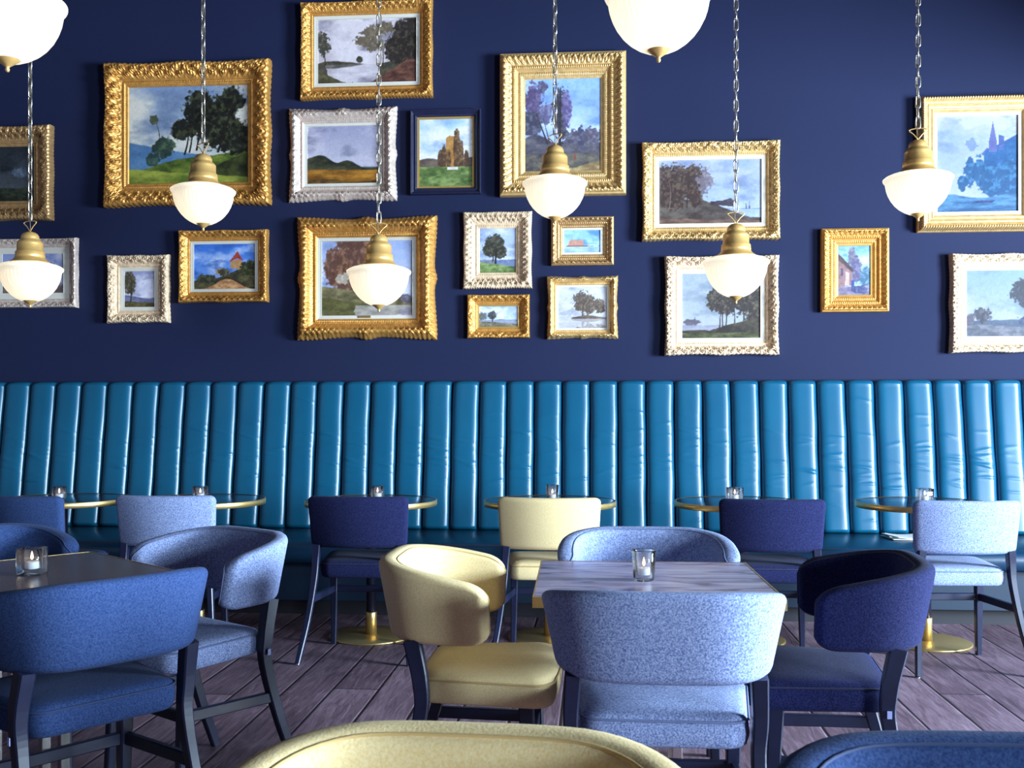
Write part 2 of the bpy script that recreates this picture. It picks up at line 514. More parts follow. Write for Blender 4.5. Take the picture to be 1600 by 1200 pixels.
# ------------------------------------------------------------------ chairs (local: +y is where the sitter faces, origin under the back of the shell)
def shell(ucurve, T, H, zc, flare, lean=0.0, rend=0.05, nu=None):
    """padded band following a plan curve: ucurve -> list of (x,y,nx,ny,dist_to_end,top_drop)"""
    P = []
    inner_top, inner_bot = [], []
    for (x, y, nx, ny, d, drop) in ucurve:
        k = max(0.0, min(1.0, d / rend))
        cut = rend * (1 - math.sqrt(max(0.0, 1 - (1 - k) ** 2)))
        rt = 0.026
        kt = max(0.0, min(1.0, d / rt))
        th = T * max(0.16, math.sqrt(max(0.0, 1 - (1 - kt) ** 2)))
        hh = H - 2 * cut * 0.8
        row = []
        r = min(0.024, th * 0.46)
        corners = [(th / 2 - r, hh / 2 - r, 0), (-th / 2 + r, hh / 2 - r, 90), (-th / 2 + r, -hh / 2 + r, 180), (th / 2 - r, -hh / 2 + r, 270)]
        for (ca, cb, a0) in corners:
            for q in range(5):
                an = math.radians(a0 + q * 22.5)
                row.append((ca + r * math.cos(an), cb + r * math.sin(an)))
        # extra points on the long inner and outer faces give a faint padded crown
        out = []
        for (a, b) in row:
            out.append((a, b))
        pts = []
        for (a, b) in out:
            f = flare * b
            zz = zc + b - drop * (0.5 + b / H)
            pts.append((x + nx * (a + f), y + ny * (a + f), zz))
        P.append(pts)
        a, b = -th / 2 + r * 0.3, hh / 2 - r * 0.35
        inner_top.append((x + nx * (a + flare * b), y + ny * (a + flare * b), zc + b - drop * (0.5 + b / H) + 0.001))
        b = -b
        inner_bot.append((x + nx * (a + flare * b), y + ny * (a + flare * b), zc + b - drop * (0.5 + b / H)))
    return P, inner_top, inner_bot

def plan_u(hw, depth, n_exp, nu=56):
    """U-shaped plan curve: from one arm end round the back to the other"""
    pts = []
    raw = []
    for i in range(400):
        a = -PI / 2 * 1.0 + PI * i / 399     # -90..90 deg across the back
        c, s = math.cos(a), math.sin(a)
        x = hw * math.copysign(abs(s) ** (2 / n_exp), s)
        y = depth * (1 - abs(c) ** (2 / n_exp))
        raw.append((x, y))
    L = [0]
    for i in range(1, 400):
        L.append(L[-1] + math.dist(raw[i], raw[i - 1]))
    tot = L[-1]
    # dense spacing near the ends
    us = []
    for i in range(nu):
        t = i / (nu - 1)
        us.append(tot * (t - 0.11 * math.sin(2 * PI * t) ))
    j = 0
    for u in us:
        while j < 398 and L[j + 1] < u: j += 1
        q = (u - L[j]) / max(1e-9, L[j + 1] - L[j])
        x = raw[j][0] * (1 - q) + raw[j + 1][0] * q; y = raw[j][1] * (1 - q) + raw[j + 1][1] * q
        j2 = min(399, j + 3); j1 = max(0, j - 2)
        tx, ty = raw[j2][0] - raw[j1][0], raw[j2][1] - raw[j1][1]
        l = math.hypot(tx, ty)
        pts.append((x, y, ty / l, -tx / l, min(u, tot - u), u / tot))
    return pts

def seat_slab(w_front, w_rear, y0, y1, z0, z1, crown=0.022):
    """upholstered seat: side band and crowned top with a seam"""
    cor = []
    hr, hf = w_rear / 2, w_front / 2
    R = 0.055
    def arc(cx, cy, a0, a1, n=7):
        for i in range(n):
            a = math.radians(a0 + (a1 - a0) * i / (n - 1))
            cor.append((cx + R * math.cos(a), cy + R * math.sin(a)))
    arc(hf - R, y1 - R, 0, 90); 
    for t in (0.25, 0.5, 0.75): cor.append(((hf - R) * (1 - 2 * t), y1 + 0.012 * math.sin(PI * t)))
    arc(-hf + R, y1 - R, 90, 180); arc(-hr + R, y0 + R, 180, 270)
    for t in (0.25, 0.5, 0.75): cor.append(((hr - R) * (2 * t - 1), y0))
    arc(hr - R, y0 + R, 270, 360)
    cx, cy = 0, (y0 + y1) / 2
    def ring(k, z): return [(cx + (x - cx) * k, cy + (y - cy) * k, z) for x, y in cor]
    rings = [ring(0.02, z0), ring(0.955, z0), ring(0.985, z0 + 0.006), ring(1.0, z0 + 0.02), ring(1.008, (z0 + z1) / 2), ring(1.0, z1 - 0.008), ring(0.988, z1 - 0.002), ring(0.982, z1 + 0.002), ring(0.96, z1 + 0.009),
             ring(0.88, z1 + crown * 0.72), ring(0.7, z1 + crown * 0.92), ring(0.4, z1 + crown), ring(0.15, z1 + crown), ring(0.0005, z1 + crown)]
    return rings, [(x * 1.0, cy + (y - cy) * 1.0, z1 - 0.001) for x, y in cor]

def leg_mesh(path, w0, w1, d0, d1):
    m = MB(); n = len(path)
    m.sweep(path, lambda i: rect_sec(w0 + (w1 - w0) * i / (n - 1), d0 + (d1 - d0) * i / (n - 1)), smooth=False, up=(1, 0, 0))
    return m

def smooth_path(pts, n=14):
    out = []
    P = [Vector(p) for p in pts]
    P = [P[0] * 2 - P[1]] + P + [P[-1] * 2 - P[-2]]
    for s in range(1, len(P) - 2):
        for i in range(n):
            t = i / n
            a, b, c, d = P[s - 1], P[s], P[s + 1], P[s + 2]
            out.append(0.5 * ((2 * b) + (c - a) * t + (2 * a - 5 * b + 4 * c - d) * t * t + (3 * b - a - 3 * c + d) * t ** 3))
    out.append(P[-2])
    return out

def add_frame(root, rear, front, zst):
    """rear/front: paths for x>0; mirrored for x<0. Each leg gets a metal glide; stretchers join them."""
    for path, w0, w1, d0, d1 in (rear, front):
        for sx in (1, -1):
            pp = smooth_path([(sx * p[0], p[1], p[2]) for p in path], 6)
            l = leg_mesh(pp, w0, w1, d0, d1).build('leg', M['leg'], root)
            g = MB(); e = pp[-1]
            g.lathe([(0, 0.006), (0.010, 0.006), (0.011, 0.003), (0.010, 0.0), (0, 0.0)], 10, (e.x, e.y, 0))
            g.build('glide', M['steel'], l)
    def onpath(path, z):
        for a, b in zip(path[:-1], path[1:]):
            if a[2] >= z >= b[2]:
                t = (a[2] - z) / (a[2] - b[2]); return (a[0] + (b[0] - a[0]) * t, a[1] + (b[1] - a[1]) * t, z)
        return path[-1]
    r, f = onpath(rear[0], zst), onpath(front[0], zst)
    for sx in (1, -1):
        m = MB(); m.sweep([(sx * r[0], r[1], zst), (sx * f[0], f[1], zst)], lambda i: rect_sec(0.036, 0.020, 0.003), smooth=False)
        m.build('stretcher', M['leg'], root)
    m = MB(); m.sweep([(-f[0], f[1], zst), (f[0], f[1], zst)], lambda i: rect_sec(0.036, 0.020, 0.003), smooth=False)
    m.build('stretcher', M['leg'], root)

def make_armchair(fab, label, group=None):
    root = thing('armchair', label, 'armchair')
    T, H = 0.062, 0.222
    cur = []
    for (x, y, nx, ny, d, s) in plan_u(0.256, 0.288, 3.4, 64):
        arm = abs(2 * s - 1)
        drop = 0.058 * max(0.0, (arm - 0.30) / 0.70) ** 1.4
        wide = 1.0 + 0.0 * arm
        cur.append((x * wide, y + 0.055, nx, ny, d, drop))
    P, it, ib = shell(cur, T, H, 0.713, 0.185, rend=0.062)
    m = MB(); m.grid(P, closed_v=True)
    n = len(P[0]); o = 0
    m.f.append(tuple(range(n))); m.sm.append(True)
    m.f.append(tuple((len(P) - 1) * n + k for k in reversed(range(n)))); m.sm.append(True)
    back = m.build('backrest', M[fab], root)
    pm = MB(); pm.tube([p for p in it] + [p for p in reversed(ib)], 0.0028, 6, closed=True)
    pm.build('piping', M[fab + '_piping'], back)
    rings, seam = seat_slab(0.480, 0.41, 0.135, 0.518, 0.432, 0.498)
    m = MB(); m.grid(rings, closed_v=True); s = m.build('seat', M[fab], root)
    pm = MB(); pm.tube(seam, 0.003, 6, closed=True); pm.build('piping', M[fab + '_piping'], s)
    rear = ([(0.220, 0.128, 0.612), (0.226, 0.152, 0.50), (0.222, 0.150, 0.40), (0.228, 0.095, 0.2), (0.236, 0.020, 0.004)], 0.040, 0.026, 0.046, 0.030)
    front = ([(0.200, 0.440, 0.434), (0.202, 0.452, 0.2), (0.206, 0.464, 0.004)], 0.040, 0.026, 0.042, 0.028)
    add_frame(root, rear, front, 0.285)
    t = MB(); t.box((-0.0215 - 0.226 - 0.0012, 0.148, 0.432), (-0.0205 - 0.226, 0.160, 0.452)); t.build('tag', M['tag'], root)
    return root

def make_chair(fab, label, group=None):
    root = thing('dining_chair', label, 'chair')
    T, H = 0.056, 0.258
    cur = []
    nu = 36; hw = 0.245; sag = 0.055
    Rr = (hw * hw + sag * sag) / (2 * sag)
    amax = math.asin(hw / Rr)
    for i in range(nu):
        t = i / (nu - 1); tt = t - 0.11 * math.sin(2 * PI * t)
        a = amax * (2 * tt - 1)
        cur.append((Rr * math.sin(a), 0.04 + Rr * (1 - math.cos(a)), math.sin(a), -math.cos(a), min(tt, 1 - tt) * 2 * amax * Rr, 0.0))
    P, it, ib = shell(cur, T, H, 0.687, 0.13, rend=0.034)
    m = MB(); m.grid(P, closed_v=True)
    n = len(P[0])
    m.f.append(tuple(range(n))); m.sm.append(True)
    m.f.append(tuple((len(P) - 1) * n + k for k in reversed(range(n)))); m.sm.append(True)
    back = m.build('backrest', M[fab], root)
    pm = MB(); pm.tube([p for p in it] + [p for p in reversed(ib)], 0.0026, 6, closed=True)
    pm.build('piping', M[fab + '_piping'], back)
    rings, seam = seat_slab(0.48, 0.40, 0.075, 0.525, 0.405, 0.475)
    m = MB(); m.grid(rings, closed_v=True); s = m.build('seat', M[fab], root)
    pm = MB(); pm.tube(seam, 0.003, 6, closed=True); pm.build('piping', M[fab + '_piping'], s)
    rear = ([(0.211, 0.082, 0.575), (0.217, 0.086, 0.50), (0.222, 0.075, 0.40), (0.245, 0.030, 0.2), (0.275, -0.045, 0.004)], 0.038, 0.024, 0.044, 0.028)
    front = ([(0.195, 0.385, 0.410), (0.198, 0.395, 0.2), (0.203, 0.405, 0.004)], 0.038, 0.026, 0.040, 0.028)
    add_frame(root, rear, front, 0.30)
    return root

ARM, CHR = {}, {}
def put(kind, fab, back_xy, face_deg, label, group=None):
    """back_xy: the point under the outer back of the shell; face_deg: heading the sitter looks along"""
    reg, mk = (ARM, make_armchair) if kind == 'arm' else (CHR, make_chair)
    rz = math.radians(face_deg - 90)
    if fab not in reg:
        r = mk(fab, label); reg[fab] = r
        r.location = (back_xy[0], back_xy[1], 0); r.rotation_euler = (0, 0, rz); tag(r, label)
        return r
    return dup(reg[fab], (back_xy[0], back_xy[1], 0), rz, label)

# at the marble square table
put('arm', 'yellow', (-0.625, 3.00), 0, 'pale mustard armchair drawn up to the short side of the marble table')
put('arm', 'lightblue', (0.170, 2.335), 90, 'heathered light blue armchair with its back to us at the marble table')
put('arm', 'lightblue', (0.180, 3.745), 270, 'light blue armchair facing us behind the square marble table')
put('arm', 'navy', (0.952, 2.985), 174, 'dark navy armchair opposite the mustard one at the marble table')
# at the dark stone table
put('arm', 'slate', (-1.135, 2.47), 143, 'slate blue armchair with its back to us at the dark stone table')
put('arm', 'lightblue', (-1.19, 3.58), 236, 'light blue armchair beside the dark stone table with seat showing')
put('arm', 'slate', (-2.30, 3.56), -41, 'slate blue armchair behind the dark stone table, mostly hidden')
# nearest two, facing us
put('arm', 'yellow', (-0.155, 1.385), 268, 'pale mustard armchair nearest us, only its curved top in view')
put('arm', 'slate', (0.485, 1.40), 272, 'blue armchair beside the nearest mustard one, only its curved top in view')
# row pulled up to the round tables
def row(u, fab, face, label, Y=4.955):
    p = at(u, 800, Y=Y); put('chr', fab, (p.x, p.y), face, label)
row(12, 'slate', 84, 'dark blue dining chair at the first round table from the dark end of the banquette', 4.85)
row(251, 'lightblue', 93, 'light blue dining chair in the row, partly behind a light blue armchair', 4.93)
row(555, 'navy', 91, 'dark navy dining chair standing between the light blue and the mustard one')
row(857, 'yellow', 90, 'mustard dining chair in the row along the banquette')
row(1210, 'navy', 89, 'dark navy dining chair in the row behind the dark navy armchair')
row(1521, 'lightblue', 94, 'light blue dining chair at the round table with white papers on the bench behind')

# ------------------------------------------------------------------ tables
def make_round():
    root = thing('round_table', '', 'table')
    R = 0.362
    m = MB(); m.lathe([(0, 0.7505), (R - 0.012, 0.7505), (R - 0.006, 0.7495), (R - 0.006, 0.728), (0, 0.728)], 72)
    m.build('tabletop', M['mirror_top'], root)
    m = MB(); m.lathe([(R - 0.0062, 0.7512), (R - 0.001, 0.7512), (R, 0.750), (R, 0.7225), (R - 0.001, 0.7215), (R - 0.02, 0.7215), (R - 0.02, 0.7275)], 72)
    m.build('rim', M['brass'], root)
    m = MB(); m.lathe([(0, 0.7278), (0.11, 0.7278), (0.11, 0.720), (0.03, 0.712), (0.026, 0.70), (0.026, 0.13), (0, 0.13)], 28)
    m.build('column', M['leg'], root)
    m = MB(); m.lathe([(0, 0.135), (0.030, 0.135), (0.031, 0.133), (0.031, 0.012), (0, 0.012)], 28)
    m.build('collar', M['brass'], root)
    m = MB(); m.lathe([(0, 0.013), (0.225, 0.011), (0.231, 0.008), (0.231, 0.0), (0, 0.0)], 64)
    m.build('base_disc', M['brass'], root)
    return root
RT = None
rts = [(98, 5.52, 'round brass-edged table at the dark end of the banquette, behind the dark blue dining chair'),
       (311, 5.54, 'round brass-edged table behind the light blue dining chair of the dim half'),
       (580, 5.56, 'round brass-edged table behind the navy dining chair next to the mustard one'),
       (859, 5.60, 'round brass-edged table behind the mustard dining chair'),
       (1159, 5.62, 'round brass-edged table behind the navy dining chair near the navy armchair'),
       (1447, 5.64, 'round brass-edged table nearest the papers on the bench')]
RTP = []
for u, Y, lab in rts:
    p = at(u, 800, Y=Y)
    if RT is None:
        RT = make_round(); tag(RT, lab); RT.location = (p.x, p.y, 0)
    else:
        dup(RT, (p.x, p.y, 0), 0, lab)
    RTP.append((p.x, p.y))

def square_table(label, c, rz, mat, S=0.66, posts=True):
    root = thing('square_table', label, 'table', (c[0], c[1], 0), rz)
    h = S / 2
    m = MB(); m.box((-h + 0.004, -h + 0.004, 0.726), (h - 0.004, h - 0.004, 0.7505)); m.build('tabletop', mat, root)
    m = MB()
    P = []
    for (x, y) in ((1, 1), (-1, 1), (-1, -1), (1, -1)):
        P.append([(x * (h - 0.0042), y * (h - 0.0042), 0.7513), (x * h, y * h, 0.7513), (x * h, y * h, 0.7225), (x * (h - 0.016), y * (h - 0.016), 0.7225), (x * (h - 0.016), y * (h - 0.016), 0.7255)])
    m.grid(P, closed_u=True, smooth=False); m.build('edge_band', M['brass'], root)
    m = MB(); m.box((-0.17, -0.17, 0.712), (0.17, 0.17, 0.7255)); m.build('top_plate', M['leg'], root)
    for sx in (1, -1):
        for sy in (1, -1):
            m = MB(); m.box((sx * 0.072 - 0.014, sy * 0.072 - 0.014, 0.012), (sx * 0.072 + 0.014, sy * 0.072 + 0.014, 0.712), 0.002)
            m.build('post', M['steel'], root)
    m = MB(); m.box((-0.16, -0.16, 0), (0.16, 0.16, 0.012), 0.002); m.build('base_plate', M['brass'], root)
    return root
square_table('square lilac marble table with brass edge among four armchairs', (0.163, 3.02), math.radians(1.0), M['marble'])
square_table('square dark stone table with brass edge, set at an angle', (-1.70, 2.97), math.radians(50.25), M['tile_top'])

# ------------------------------------------------------------------ candles
def make_votive(kind, label):
    root = thing('votive_candle', label, 'candle')
    m = MB()
    seg = 40
    def ring(rr, z, sq):
        out = []
        for k in range(seg):
            a = 2 * PI * k / seg; c, s = math.cos(a), math.sin(a)
            if sq:
                n = 6.0
                q = (abs(c) ** n + abs(s) ** n) ** (-1 / n)
            else: q = 1.0
            out.append((rr * q * c, rr * q * s, z))
        return out
    if kind == 'cube':
        R = 0.0365; Hh = 0.080
        rings = [ring(0.001, 0.0, 1), ring(R - 0.003, 0, 1), ring(R, 0.003, 1), ring(R, Hh - 0.002, 1), ring(R - 0.002, Hh, 1), ring(R - 0.005, Hh, 0.9), ring(R - 0.007, Hh - 0.003, 0), ring(R - 0.007, 0.022, 0), ring(R - 0.012, 0.016, 0), ring(0.001, 0.015, 0)]
    else:
        R = 0.030; Hh = 0.088
        rings = [ring(0.001, 0.0, 0), ring(R - 0.003, 0, 0), ring(R, 0.004, 0), ring(R + 0.005, Hh - 0.002, 0), ring(R + 0.003, Hh, 0), ring(R + 0.0015, Hh - 0.003, 0), ring(R - 0.004, 0.02, 0), ring(R - 0.010, 0.013, 0), ring(0.001, 0.012, 0)]
    m.grid(rings, closed_v=True)
    m.build('glass', M['votive_glass'], root)
    z0 = 0.0155 if kind == 'cube' else 0.0125
    m = MB(); m.lathe([(0, z0), (0.0185, z0), (0.0195, z0 + 0.002), (0.0195, z0 + 0.022), (0.018, z0 + 0.024), (0.010, z0 + 0.0225), (0, z0 + 0.022)], 24)
    w = m.build('candle', M['wax'], root)
    m = MB(); m.tube([(0, 0, z0 + 0.021), (0.0006, 0, z0 + 0.03)], 0.0008, 5); m.build('wick', M['toe'], w)
    m = MB(); m.lathe([(0, z0 + 0.0285), (0.0028, z0 + 0.031), (0.0042, z0 + 0.036), (0.0034, z0 + 0.043), (0.0014, z0 + 0.050), (0, z0 + 0.055)], 12)
    m.build('flame', M['flame'], w)
    return root
VOT = {}
def votive(kind, x, y, rz, label):
    z = 0.7508
    if kind not in VOT:
        r = make_votive(kind, label); VOT[kind] = r
        r.location = (x, y, z); r.rotation_euler = (0, 0, rz)
    else:
        dup(VOT[kind], (x, y, z), rz, label)
p = at(50, 898, z=0.75); votive('cube', p.x, p.y, 0.05, 'square glass votive with lit candle on the dark stone table')
p = at(1006, 907, z=0.75); votive('tumbler', p.x, p.y, 0.2, 'tapered glass votive with lit candle on the marble table')
for (u, v, i, kd, rz, lab) in ((86, 789, 0, 'cube', 0.5, 'square glass votive on the round table at the dark end of the banquette'),
                           (313, 783, 1, 'cube', 0.1, 'square glass votive on the round table behind the dim light blue chair'),
                           (590, 782, 2, 'cube', 0.15, 'square glass votive on the round table behind the navy chair next to mustard'),
                           (863, 783, 3, 'tumbler', 0.0, 'tapered glass votive on the round table behind the mustard chair'),
                           (1148, 785, 4, 'cube', 0.75, 'square glass votive on the round table by the navy armchair'),
                           (1445, 787, 5, 'cube', 0.35, 'square glass votive on the round table near the white papers')):
    p = at(u, v, z=0.75)
    # keep it well on its own table
    cx, cy = RTP[i]; dx, dy = p.x - cx, p.y - cy; l = math.hypot(dx, dy)
    if l > 0.2: dx, dy = dx * 0.2 / l, dy * 0.2 / l
    votive(kd, cx + dx, cy + dy, rz, lab)

# ------------------------------------------------------------------ papers on the bench
p = at(1412, 834, z=0.464)
m = MB()
for k, (a, z, sx) in enumerate(((0.10, 0.0, 0.15), (-0.12, 0.004, 0.14), (0.22, 0.008, 0.14))):
    P = []
    for i in range(7):
        t = i / 6 - 0.5
        lift = 0.010 * (abs(t) * 2) ** 2 * (1 if k else 0.3) 
        P.append([(t * 2 * sx, -0.105, z + lift), (t * 2 * sx, 0.105, z + lift)])
    P = np.array(P); c, s = math.cos(a), math.sin(a)
    Q = P.copy(); Q[..., 0] = P[..., 0] * c - P[..., 1] * s; Q[..., 1] = P[..., 0] * s + P[..., 1] * c
    top = Q.copy(); top[..., 2] += 0.0025
    m.grid(Q); m.grid(top)
    for j in (0, 1):
        m.grid(np.stack([Q[:, j], top[:, j]], 1))
    for i in (0, 6):
        m.grid(np.stack([Q[i], top[i]], 1))
o = m.build('booklet', M['paper']); o.location = (p.x - 0.02, 6.42, 0.4645)
tag(o, 'white paper booklet lying open on the banquette seat', 'booklet')

# ------------------------------------------------------------------ pendant lamps (local origin: tip of the finial)
def make_pendant(label, zt):
    root = thing('pendant_lamp', label, 'lamp')
    S = 1.0
    R = 0.166
    # ribbed glass bowl
    gp = [(0.035, 0.038), (0.046, 0.038), (0.068, 0.049), (0.092, 0.066), (0.112, 0.086), (0.129, 0.110), (0.142, 0.136), (0.150, 0.160), (0.154, 0.182), (0.158, 0.194), (0.166, 0.203), (R + 0.003, 0.209), (R + 0.003, 0.215), (0.158, 0.224), (0.140, 0.232), (0.118, 0.238), (0.100, 0.241)]
    m = MB()
    m.lathe(gp, 240, rib=lambda a, i: (0.014 * math.cos(a * 48) if 1 < i < 9 else 0.0))
    m.build('glass_bowl', M['lamp_glass'], root)
    m = MB(); m.lathe([(0, 0.115), (0.022, 0.122), (0.036, 0.145), (0.034, 0.170), (0.018, 0.195), (0.014, 0.215), (0, 0.215)], 24)
    m.build('bulb', M['bulb'], root)
    m = MB(); m.lathe([(0, 0.0), (0.005, 0.002), (0.007, 0.008), (0.005, 0.014), (0.009, 0.018), (0.022, 0.027), (0.033, 0.037), (0.036, 0.042), (0.034, 0.046), (0, 0.046)], 28)
    m.build('finial', M['lamp_brass'], root)
    cp = [(0.104, 0.238), (0.106, 0.241), (0.100, 0.247), (0.086, 0.256), (0.076, 0.268), (0.0745, 0.276), (0.076, 0.279), (0.0745, 0.283), (0.0735, 0.300), (0.070, 0.304), (0.066, 0.306), (0.0655, 0.345), (0.064, 0.352), (0.055, 0.362), (0.047, 0.366), (0.0465, 0.374), (0.045, 0.386), (0.038, 0.398), (0.026, 0.406), (0.012, 0.410), (0, 0.411)]
    m = MB(); m.lathe(cp, 48); m.build('cap', M['lamp_brass'], root)
    # wire hanger: two bows springing from the cap
    m = MB()
    m.tube([(0, 0, 0.408), (0.006, 0, 0.420), (0.022, 0, 0.440), (0.040, 0, 0.455), (0.043, 0, 0.461), (0.030, 0, 0.466), (0.0, 0, 0.470), (-0.030, 0, 0.466), (-0.043, 0, 0.461), (-0.040, 0, 0.455), (-0.022, 0, 0.440), (-0.006, 0, 0.420), (0, 0, 0.4085)], 0.0028, 6)
    m.build('hanger', M['lamp_brass'], root)
    # chain
    m = MB()
    z = 0.474; k = 0; zmax = zt
    L, Wd, r = 0.064, 0.0108, 0.0032
    while z < zmax - 0.02:
        pts = []
        for q in range(16):
            a = 2 * PI * q / 16
            cx = Wd * math.cos(a); cz = Wd * math.sin(a) + math.copysign(L / 2 - Wd, math.sin(a)) if abs(math.sin(a)) > 1e-6 else 0
            pts.append((cx, 0, z + L / 2 - 0.008 + cz) if k % 2 == 0 else (0, cx, z + L / 2 - 0.008 + cz))
        m.tube(pts, r, 5, closed=True)
        z += L - 2 * r - 0.006; k += 1
    m.build('chain', M['chain'], root)
    m = MB()
    pts = []
    n = 160
    for i in range(n + 1):
        t = i / n; zz = 0.41 + (zmax - 0.41) * t
        a = zz * 5.0; rr = 0.001 + 0.007 * math.sin(zz * 3.0) ** 4
        pts.append((rr * math.cos(a), rr * math.sin(a), zz))
    m.tube(pts, 0.0018, 5); m.build('cord', M['cord'], root)
    m = MB(); m.lathe([(0, zmax - 0.035), (0.02, zmax - 0.035), (0.055, zmax - 0.015), (0.06, zmax), (0, zmax)], 24); m.build('ceiling_rose', M['lamp_brass'], root)
    return root
PY = 5.30
lamps = [(47, 481, PY, 'low pendant lamp hanging before the small cream-matted picture at the dim end'),
         (317.5, 361, PY, 'high pendant lamp hanging before the big gold-framed tree painting'),
         (592, 488, PY, 'low pendant lamp hanging before the swept gold frame with brass plaque'),
         (867, 351, PY, 'high pendant lamp hanging before the tall gold frame of slender trees'),
         (1150, 475, PY, 'low pendant lamp hanging before the pale lake picture in the carved cream frame'),
         (1434.5, 346, PY, 'high pendant lamp hanging beside the blue church painting'),
         (1029, 98, 3.215, 'large near pendant lamp cut off at the top, above the tall gold frame'),
         (11.5, 113, 2.97, 'large near pendant lamp cut off at the top above the dim end')]
LP = []
for u, v, Y, lab in lamps:
    p = at(u, v, Y=Y)
    r = make_pendant(lab, ZC - p.z)
    r.location = p; r.rotation_euler = (0, 0, random.uniform(-0.7, 0.7) if Y == PY else 0.3)
    LP.append(p)

# ------------------------------------------------------------------ paintings
def vnoise(x, y, seed):
    r = np.random.RandomState(seed).rand(64, 64)
    xi = np.floor(x).astype(int); yi = np.floor(y).astype(int)
    fx = x - xi; fy = y - yi
    fx = fx * fx * (3 - 2 * fx); fy = fy * fy * (3 - 2 * fy)
    g = lambda a, b: r[a % 64, b % 64]
    return (g(xi, yi) * (1 - fx) + g(xi + 1, yi) * fx) * (1 - fy) + (g(xi, yi + 1) * (1 - fx) + g(xi + 1, yi + 1) * fx) * fy

def fbm(x, y, seed, oct=5):
    s = 0; a = 0.5; n = 0
    for o in range(oct):
        s = s + a * vnoise(x * 2 ** o + 11.3 * o, y * 2 ** o + 5.7 * o, seed + o); n += a; a *= 0.55
    return s / n

class Paint:
    """a small landscape painter on a grid; x 0..asp, y 0..1 upward; colours are sRGB 0-255"""
    def __init__(s, w, h, seed):
        s.nx = max(40, int(w / 0.0038)); s.ny = max(40, int(h / 0.0038))
        s.asp = w / h
        s.X, s.Y = np.meshgrid(np.linspace(0, s.asp, s.nx), np.linspace(0, 1, s.ny), indexing='ij')
        s.U = s.X / s.asp
        s.C = np.zeros((s.nx, s.ny, 3)); s.seed = seed
    def nz(s, sc, k=0, sx=1.0):
        return fbm(s.X * sc * sx, s.Y * sc, s.seed * 37 + k * 101)
    def mix(s, mask, col):
        m = np.clip(mask, 0, 1)[..., None]
        s.C = s.C * (1 - m) + np.asarray(col, float) * m
    def sky(s, top, low, cloud, amt=0.6, sc=3.0, k=1):
        t = s.Y[..., None]
        s.C = np.asarray(low, float) * (1 - t) + np.asarray(top, float) * t
        n = s.nz(sc, k, 0.6)
        s.mix((n - 0.62 + amt * 0.3) * 4.5, cloud)
        n = s.nz(sc * 1.7, k + 7, 0.5)
        s.mix((n - 0.54) * 4, np.asarray(top, float) * 0.84)
    def land(s, hf, c1, c2, sc=7, k=20, soft=0.012, sx=0.5):
        """hf: function of u (0..1) giving the top edge; filled down to the bottom"""
        e = hf(s.U) + (s.nz(9, k + 3) - 0.5) * 0.03
        mask = np.clip((e - s.Y) / soft, 0, 1)
        n = np.clip((0.55 * s.nz(sc, k, sx) + 0.45 * s.nz(sc * 3.1, k + 2, sx) - 0.36) * 3.4, 0, 1)[..., None]
        c = np.asarray(c1, float) * (1 - n) + np.asarray(c2, float) * n
        s.C = s.C * (1 - mask[..., None]) + c * mask[..., None]
    def tree(s, u, y, w, h, c1, c2, k=40, rag=0.9, sc=11, soft=0.12):
        x = u * s.asp
        n = (s.nz(sc, k) - 0.5) * 0.75 + (s.nz(sc * 2.8, k + 2) - 0.5) * 0.85
        d = np.sqrt(((s.X - x) / (w * s.asp / 2)) ** 2 + ((s.Y - y) / (h / 2)) ** 2) + n * rag
        mask = np.clip((1 - d) / soft, 0, 1) * 0.96
        q = np.clip((s.nz(sc * 2.2, k + 5) - 0.47) * 4.5 + (s.X - x) / (w * s.asp) * 0.5 + (s.Y - y) / h * 0.3, 0, 1)[..., None]
        c = np.asarray(c1, float) * (1 - q) + np.asarray(c2, float) * q
        s.C = s.C * (1 - mask[..., None]) + c * mask[..., None]
    def line(s, u0, y0, u1, y1, wd, col, bend=0.0):
        n = 40
        d = np.full(s.X.shape, 9.0)
        for i in range(n + 1):
            t = i / n
            x = (u0 + (u1 - u0) * t + bend * math.sin(PI * t)) * s.asp; y = y0 + (y1 - y0) * t
            w = wd * (1 - 0.55 * t)
            d = np.minimum(d, np.hypot(s.X - x, s.Y - y) / w)
        s.mix((1.3 - d) * 2.0, col)
    def poly(s, pts, col):
        ins = np.zeros(s.X.shape, bool); n = len(pts)
        for i in range(n):
            x0, y0 = pts[i]; x1, y1 = pts[(i + 1) % n]
            c = ((y0 > s.Y) != (y1 > s.Y)) & (s.U < (x1 - x0) * (s.Y - y0) / ((y1 - y0) if abs(y1 - y0) > 1e-9 else 1e-9) + x0)
            ins ^= c
        n = (s.nz(16, 77) - 0.5)[..., None] * 40
        s.C = np.where(ins[..., None], np.asarray(col, float) + n, s.C)
    def water(s, ytop, ybot, tint, amt=0.35, u0=0.0, u1=1.0, k=60):
        """mirror what stands above ytop into the strip down to ybot"""
        j = np.arange(s.ny) / (s.ny - 1)
        W = s.C.copy()
        for a in range(s.ny):
            if ybot <= j[a] <= ytop:
                src = min(s.ny - 1, int((2 * ytop - j[a]) * (s.ny - 1)))
                W[:, a] = s.C[:, src] * (1 - amt) + np.asarray(tint, float) * amt
        n = (s.nz(22, k, 0.25) - 0.5)
        edge = (s.nz(6, k + 1) - 0.5) * 0.12
        m = ((s.Y <= ytop) & (s.Y >= ybot + edge) & (s.U >= u0 + edge) & (s.U <= u1 + edge)).astype(float)[..., None]
        s.C = s.C * (1 - m) + (W + n[..., None] * 46) * m
    def grade(s, gain=1.0, jitter=16):
        n = (s.nz(30, 90) - 0.5)[..., None] * jitter + (s.nz(60, 93) - 0.5)[..., None] * jitter
        s.C = np.clip((s.C + n) * gain, 0, 255)

